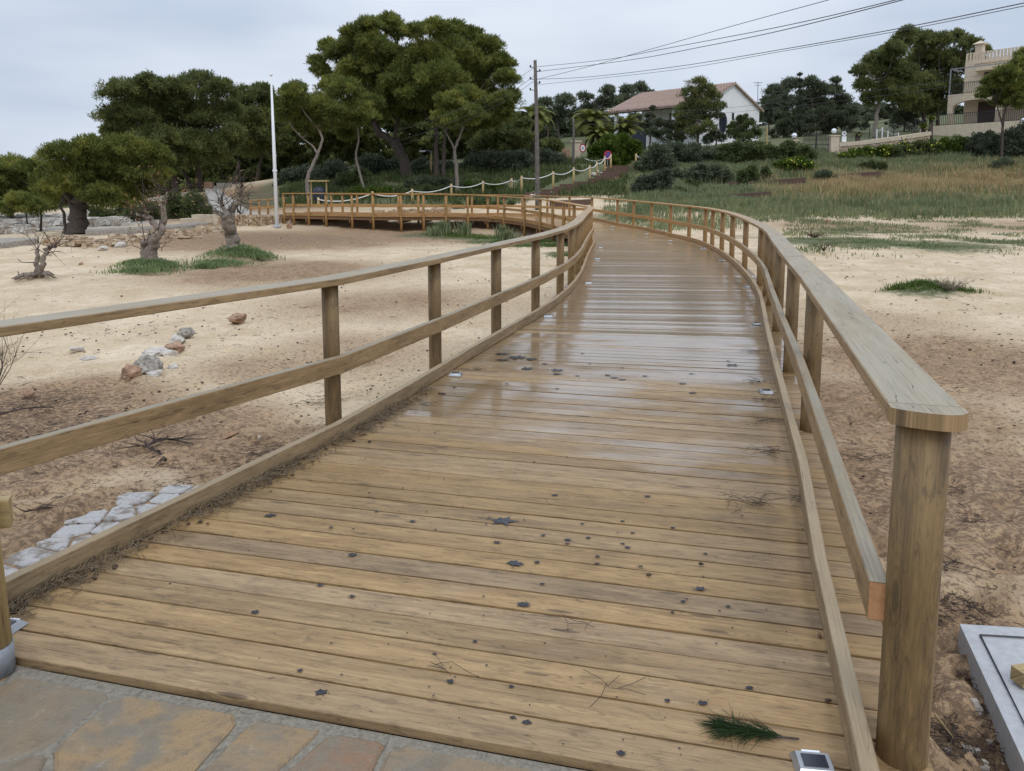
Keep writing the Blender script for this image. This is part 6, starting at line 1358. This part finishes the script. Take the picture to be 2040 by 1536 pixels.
for px, py, w in spots:
    q = P(px, py, 0)
    if abs((q-f0)@fw) < .03 or (q-f0)@fw < 0.02: continue
    z_ = .0055 if q[1] > 0 else 0; s_ = w*q[1]/FPX*.42; k = 17; rr_ = s_*(.75+r.uniform(-.2, .2, k)); rr_[::3] *= r.uniform(1.2, 1.9); a0 = r.uniform(0, 6)
    V = [[q[0]+math.cos(a0+6.283*i/k)*rr_[i]*1.35, q[1]+math.sin(a0+6.283*i/k)*rr_[i]*1.0, z_] for i in range(k)]+[[q[0], q[1], z_+.0025]]
    mb.add(V, [(i, (i+1) % k, k) for i in range(k)])
    for j in range(int(w/7)):
        c_ = q+np.array([r.normal()*s_*1.6, r.normal()*s_*.8, 0]); kk = 6; e_ = s_*.18
        mb.add([[c_[0]+math.cos(6.283*i/kk)*e_*r.uniform(.6, 1.2), c_[1]+math.sin(6.283*i/kk)*e_*r.uniform(.6, 1.2), z_] for i in range(kk)], [tuple(range(kk))])
o_ = mb.build('berry_stains', M['berry'], bw); o_['kind'] = 'stuff'
# ------------------------------------------------------------ fallen twigs, needles, cones, leaves
def twig_thing(name, label, cat, pts_px, zf, r0, mat, extra=0, spread=.1, seed=0, leafy=None, grp=None):
    r = np.random.default_rng(seed); q = [zf(px, py) for px, py in pts_px]; b = q[0]; mb = MB(b); sp = spline([a+np.array([0, 0, r0]) for a in q], 5) if len(q) > 1 else np.array(q)
    m = len(sp); mb.tube(sp, np.linspace(r0, r0*.4, m), 6)
    for i in range(extra):
        s_ = sp[r.integers(0, m-1)]; d_ = r.normal(size=3)*spread; d_[2] = abs(d_[2])*.25; mb.tube([s_, s_+d_*.5+r.normal(size=3)*spread*.08*np.array([1, 1, .1]), s_+d_], [r0*.6, r0*.4, r0*.2], 4)
    o_ = mb.build(name, mat); o_.location = b; return tag(o_, label, cat, grp)
zd = lambda px, py: P(px, py, .006)
# dark clumps of needles on the deck
def needle_clump(label, px, py, w, n_, seed, ln=.10, grp='fallen pine needle clumps on the boardwalk', mat='twig', name='pine_needles', zz_=.006):
    r = np.random.default_rng(seed); c = P(px, py, zz_); mb = MB(c); W_ = w*c[1]/FPX/2
    for i in range(n_):
        a = r.uniform(0, 6.28); o0 = c+np.array([r.uniform(-W_, W_), r.uniform(-W_, W_)*.7, r.uniform(.001, .008)]); L_ = ln*r.uniform(.4, 1.1); e_ = o0+np.array([math.cos(a)*L_, math.sin(a)*L_, r.uniform(0, .006)]); md = (o0+e_)/2+np.array([r.normal()*L_*.12, r.normal()*L_*.12, .003])
        mb.tube([o0, md, e_], .0011, 3, False)
    o_ = mb.build(name, M[mat]); o_.location = c; tag(o_, label, 'pine needles', grp)
for i, (px, py, w, n_, lab) in enumerate([(1490, 1000, 90, 34, 'widest dark needle clump, left of the second near right post'), (1525, 900, 60, 26, 'dark needle clump by the right kerb level with the third right post'), (1525, 840, 45, 22, 'small needle clump by the right kerb below the second solar light'), (1510, 760, 40, 24, 'needles scattered around the second solar light on the right'), (1520, 797, 34, 26, 'needles lying just below the second solar light on the right'), (1500, 700, 34, 16, 'thin needles by the right kerb beyond the second solar light'), (1585, 995, 30, 16, 'needles against the right kerb beside the widest clump'),
                                           (842, 805, 34, 16, 'needle clump by the left kerb, just before the second solar light'), (945, 738, 26, 14, 'needles right of the second solar light on the left'), (870, 1325, 70, 5, 'a few long crossed needles on the near planks left of centre'), (1150, 1250, 60, 5, 'a few single needles near the middle of the near planks'), (1210, 1370, 60, 5, 'single thin twiglets on the near planks right of centre')]):
    needle_clump(lab, px, py, w, n_, i, .13)
# litter drift along the left kerb
r = np.random.default_rng(31); mb = MB(); kp = resample(KL[:60], .02); kp = kp[(kp[:, 1] > 2.3) & (kp[:, 1] < 6.2)]
for i in range(2600):
    q = kp[r.integers(len(kp))]; dens_ = .5+.5*math.sin(q[1]*5)+.35
    if r.uniform() > dens_: continue
    off_ = abs(r.normal())*.055; h = max(0, .035-off_*.35)*r.uniform(0, 1); o0 = q+np.array([off_+.004, off_*.2, .007+h]); a = r.uniform(0, 6.28) if r.uniform() < .5 else 1.9+r.normal()*.3; L_ = r.uniform(.03, .12)
    e_ = o0+np.array([math.cos(a)*L_, math.sin(a)*L_, r.uniform(-.004, .01)])
    if e_[0] < q[0]+.003: e_[0] = q[0]+.003+r.uniform(0, .02)
    e_[2] = max(e_[2], .007); mb.tube([o0, (o0+e_)/2+np.array([0, 0, .004]), e_], r.uniform(.0009, .002), 3, False)
o_ = mb.build('needle_litter', M['needle']); tag(o_, 'brown drift of pine needles and bits along the left kerb board', 'needle litter', kind='stuff')
mb = MB()
for i in range(150):
    q = kp[r.integers(len(kp))]; off_ = abs(r.normal())*.06; c_ = q+np.array([off_+.008, 0, .009]); s_ = r.uniform(.004, .014); V = np.array([[i_, j_, k_] for i_ in (-1, 1) for j_ in (-1, 1) for k_ in (-1, 1)], float)*s_*np.array([1, .7, .35])*r.uniform(.5, 1, (8, 3))
    mb.add(V+c_, [(0, 1, 3, 2), (4, 6, 7, 5), (0, 4, 5, 1), (2, 3, 7, 6), (0, 2, 6, 4), (1, 5, 7, 3)])
o_ = mb.build('bark_litter', M['litter']); tag(o_, 'dark bark crumbs mixed in the drift by the left kerb board', 'bark litter', kind='stuff')
# litter of needles and leaf bits lying in patches on the earth
r = np.random.default_rng(41); mb = MB()
for px, py, W_, n_ in [(90, 800, .45, 260), (30, 870, .4, 260), (560, 905, .22, 160), (300, 950, .3, 200), (420, 900, .3, 120), (200, 850, .4, 200), (90, 960, .3, 160), (1905, 1190, .22, 200), (1930, 1060, .3, 180), (1880, 960, .3, 120), (1700, 905, .25, 110), (1960, 1400, .12, 120), (1880, 1480, .12, 120), (650, 800, .25, 90), (1760, 760, .4, 90)]:
    c = G(px, py)
    for i in range(n_):
        x, y = c[0]+r.normal()*W_*.6, c[1]+r.normal()*W_*.6; a = r.uniform(0, 6.28); L_ = r.uniform(.03, .11); z = c[2]+r.uniform(-.012, .012)
        mb.tube([[x, y, z], [x+math.cos(a)*L_*.5+r.normal()*.008, y+math.sin(a)*L_*.5, z+.006], [x+math.cos(a)*L_, y+math.sin(a)*L_, z]], r.uniform(.001, .0022), 3, False)
o_ = mb.build('ground_litter', M['twig']); tag(o_, 'dark patches of fallen needles on the bare earth beside the boardwalk', 'needle litter', kind='stuff')
# green pine sprig
def sprig(label, pa, pb, n_, ln, seed):
    r = np.random.default_rng(seed); a = P(*pa, .012); b = P(*pb, .012); rt = empty('pine_sprig', a, label, 'pine sprig'); ro = np.array(rt.location); ax = (b-a)/np.linalg.norm(b-a); sd = np.array([-ax[1], ax[0], 0])
    mb = MB(ro); sp = spline([a, (a+b)/2+sd*.006, b], 6); mb.tube(sp, np.linspace(.0022, .0035, len(sp))[::-1], 6); mb.build('stem', M['bark'], rt)
    mb = MB(ro); Lt = np.linalg.norm(b-a)
    for i in range(n_):
        t_ = r.uniform(.0, .85)**1.5; o0 = b*(1-t_)+a*t_; fan = r.normal()*.62*(1.15-t_*.7); L_ = ln*r.uniform(.6, 1.1)*(1-.25*t_); d_ = ax*math.cos(fan)+sd*math.sin(fan)+np.array([0, 0, r.uniform(.0, .28)]); e_ = o0+d_*L_; e_[2] = max(.008, e_[2]-.01); mb.tube([o0, (o0+e_)/2+np.array([0, 0, .004]), e_], [.0010, .0009, .0004], 3, False)
    mb.build('needles', M['pinegreen'], rt)
sprig('green pine sprig with fanned needles lying on the near planks at bottom right', (1592, 1472), (1452, 1452), 330, .10, 1)
# small dry leaves / cones
def cone(label, px, py, s_, seed, zf, rz=0, nm='pine_cone', cat='pine cone', mat='litter'):
    c = zf(px, py); mb = MB(c); k = 10; r = np.random.default_rng(seed)
    prof = [(.1, -1), (.32, -.8), (.44, -.4), (.42, 0), (.3, .5), (.14, .9), (.03, 1.15)]; V = []; F_ = []
    for i, (rr_, z) in enumerate(prof):
        for j in range(k):
            q = rr_*s_*(1+.18*((i+j) % 2)); V.append([z*s_*.9, q*math.cos(6.283*j/k), q*math.sin(6.283*j/k)+.36*s_])
    for i in range(len(prof)-1):
        for j in range(k): F_.append((i*k+j, i*k+(j+1) % k, (i+1)*k+(j+1) % k, (i+1)*k+j))
    F_ += [tuple(range(k))[::-1], tuple(range((len(prof)-1)*k, len(prof)*k))]
    V = np.array(V); a, b = math.cos(rz), math.sin(rz); V = V@np.array([[a, b, 0], [-b, a, 0], [0, 0, 1]]); mb.add(V+c, F_); o_ = mb.build(nm, M[mat]); o_.location = c; tag(o_, label, cat)
cone('small brown cone on the planks, left one of the two by the middle right', 1293, 1147, .014, 1, zd, .1)
cone('small brown cone with a tail on the planks, right one of the two', 1397, 1125, .013, 2, zd, -.4)
cone('dark cone lying on the sand at the right edge', 2018, 1155, .02, 3, lambda x, y: G(x, y), .5)
cone('dark cone on the sand right of the rail end', 2020, 723, .03, 4, lambda x, y: G(x, y), 1.0)
cone('dark reddish leaf curl against the right kerb near the rail stub', 1632, 1266, .015, 5, zd, 1.3, 'dry_leaf', 'leaf', 'dryleaf')
cone('dark leaf curl against the right kerb near the pine sprig', 1650, 1398, .013, 6, zd, .1, 'dry_leaf', 'leaf', 'litter')
# branches and bark on the sand
zg = lambda px, py: G(px, py)+np.array([0, 0, .012])
twig_thing('fallen_branch', 'black forked branch lying on the earth below the left mid rail', 'branch', [(330, 922), (318, 908), (296, 895), (318, 880), (345, 882), (385, 890)], zg, .011, M['twig'], 26, .16, 1)
twig_thing('fallen_branch', 'thin dark branch on the earth at the left frame edge', 'branch', [(0, 830), (50, 818), (110, 815)], zg, .008, M['twig'], 8, .14, 2)
twig_thing('fallen_branch', 'slender twig near the whitewashed slabs at left', 'branch', [(50, 1025), (90, 1018), (150, 1012)], zg, .006, M['twig'], 8, .08, 3)
twig_thing('driftwood_branch', 'pale weathered branch beside the lowest tamarisk stump', 'branch', [(30, 560), (48, 553), (60, 556), (72, 550)], zg, .04, M['bark_grey'], 3, .2, 4)
twig_thing('dry_stalk', 'straw-coloured stalk on the dirt right of the near post', 'stalk', [(1862, 1432), (1880, 1455), (1898, 1478)], zg, .005, M['ropepost'], 0, .1, 5)
twig_thing('fallen_branch', 'dark twigs scattered on the dirt right of the near post', 'branch', [(1880, 1135), (1905, 1120), (1935, 1108)], zg, .004, M['twig'], 14, .12, 6)
mb = MB(zg(450, 872)); c_ = zg(450, 872)
for i in range(7):
    a = zg(438+i*2.2, 880-i*1.5); mb.tube([a, a+np.array([.09, .12, .02+.004*i])], [.010, .006], 4)
o_ = mb.build('bark_piece', M['rockr']); o_.location = c_; tag(o_, 'splintered red-brown piece of bark on the left earth', 'bark')
rock('small white shell piece on the earth near the left kerb', 516, 872, 15, 7, 'rockw', 61, None, 'shell', .012)
rock('white pebble on the earth above the whitewashed slabs', 92, 1010, 12, 6, 'rockw', 62, None, 'pebble', .012)
# bare shrub at left edge
def bare(label, px, py, h, n_, seed, mat='twig', sp=.5):
    b = G(px, py); r = np.random.default_rng(seed); mb = MB(b); o_ = None
    for i in range(n_):
        d_ = np.array([r.normal()*sp, r.normal()*sp, 1.0]); p1 = b+d_*h*.45*r.uniform(.6, 1.1); p2 = p1+(d_+r.normal(size=3)*.5)*h*.4; mb.tube([b, p1, p2], [.006, .004, .0015], 4, False)
        for j in range(5):
            t_ = r.uniform(0, 1); s_ = p1*(1-t_)+p2*t_; mb.tube([s_, s_+(d_+r.normal(size=3)*.9)*h*.22], [.002, .001], 3, False)
    o_ = mb.build('bare_shrub', M[mat]); o_.location = b; tag(o_, label, 'shrub')
bare('leafless dark shrub at the left frame edge below the handrail', -12, 785, .75, 16, 1)
bare('small grey dead shrub in the green mound on the right sand', 1893, 580, .2, 40, 2, 'bark_grey', .8)
bare('tiny dark plant at the edge of the thin grass on the right', 1640, 500, .22, 26, 3, 'bush' if False else 'twig', .7)
bare('low dark heath-like plant behind the thin grass on the right', 1622, 474, .2, 60, 4, 'bush' if False else 'litter', 1.3)
# scattered debris on the sand: dark crumbs, twiglets
r = np.random.default_rng(99); mb = MB(); mt = MB()
def scat(n_, x0, x1, Ya, Yb, cond):
    Y = 1/r.uniform(1/Yb, 1/Ya, n_); px = r.uniform(x0, x1, n_); X = (px-1020)/FPX*Y; dd_ = np.array([np.min(np.hypot(deckc[:, 0]-a, deckc[:, 1]-b)) for a, b in zip(X, Y)]); k = (dd_ > 1.85) & cond(X, Y); X, Y = X[k], Y[k]; return np.stack([X, Y, gz_arr(X, Y)-.015], 1)
pa = scat(10500, -60, 2100, 2.0, 30, lambda X, Y: nzf(X, Y, .9, 3)+r.uniform(-.3, .3, len(X)) > .42)
bx_ = np.array([[i_, j_, k_] for i_ in (-1, 1) for j_ in (-1, 1) for k_ in (-1, 1)], float)
for q in pa:
    s_ = r.uniform(.002, .009)*(1+q[1]*.09)
    if r.uniform() < .5: mb.add(bx_*s_*np.array([1, .8, .5])*r.uniform(.5, 1.1, (8, 3))+q+np.array([0, 0, s_*.3]), [(0, 1, 3, 2), (4, 6, 7, 5), (0, 4, 5, 1), (2, 3, 7, 6), (0, 2, 6, 4), (1, 5, 7, 3)])
    else:
        a = r.uniform(0, 6.28); L_ = r.uniform(.02, .07)*(1+q[1]*.06); w_ = .0011*(1+q[1]*.16); d_ = np.array([math.cos(a)*L_, math.sin(a)*L_, 0]); mt.tube([q+np.array([0, 0, .006]), q+d_*.5+np.array([r.normal()*L_*.12, 0, .012]), q+d_+np.array([0, 0, .004])], w_, 3, False)
o_ = mb.build('sand_debris', M['litter']); tag(o_, 'dark crumbs and tiny stones strewn over the sand', 'debris', kind='stuff')
o_ = mt.build('sand_twigs', M['twig']); tag(o_, 'tiny dark twigs strewn over the sand', 'twigs', kind='stuff')
mb = MB(); pa = scat(300, 1700, 2100, 1.5, 2.6, lambda X, Y: X > 1.25)
for q in pa:
    s_ = r.uniform(.003, .016); mb.add(bx_*s_*np.array([1, .8, .6])*r.uniform(.5, 1.1, (8, 3))+q+np.array([0, 0, s_*.3]), [(0, 1, 3, 2), (4, 6, 7, 5), (0, 4, 5, 1), (2, 3, 7, 6), (0, 2, 6, 4), (1, 5, 7, 3)])
o_ = mb.build('pale_gravel', M['rockg']); tag(o_, 'small pale gravel on the dirt by the near right post', 'gravel', kind='stuff')
# concrete slab cover at lower right with timber offcut
s = [P(1912, 1243, -.24), P(2230, 1262, -.24), P(2420, 1560, -.24), P(2052, 1545, -.24)]
cs = empty('concrete_cover', (s[0]+s[2])/2, 'grey concrete slab cover set in the ground at the lower right corner', 'slab cover'); co = np.array(cs.location)
mb = MB(co); V = s+[a-np.array([0, 0, .12]) for a in s]; mb.add(V, [(0, 3, 2, 1), (4, 5, 6, 7), (0, 1, 5, 4), (1, 2, 6, 5), (2, 3, 7, 6), (3, 0, 4, 7)]); mb.build('frame', M['conc'], cs)
cc_ = sum(s)/4; ins = [a*.80+cc_*.20+np.array([0, 0, .006]) for a in s]; ins2 = [a*.785+cc_*.215+np.array([0, 0, .008]) for a in s]
mb = MB(co); mb.tube(ins+[ins[0]], .004, 4, False); mb.build('joint', M['dark'], cs)
bq = P(2036, 1345, -.2); mb = MB(bq); mb.box(bq+np.array([.02, 0, 0]), (.09, .06, .055), .2); o_ = mb.build('timber_offcut', M['ropepost']); o_.location = bq; tag(o_, 'small yellow timber offcut lying on the concrete slab', 'timber offcut')
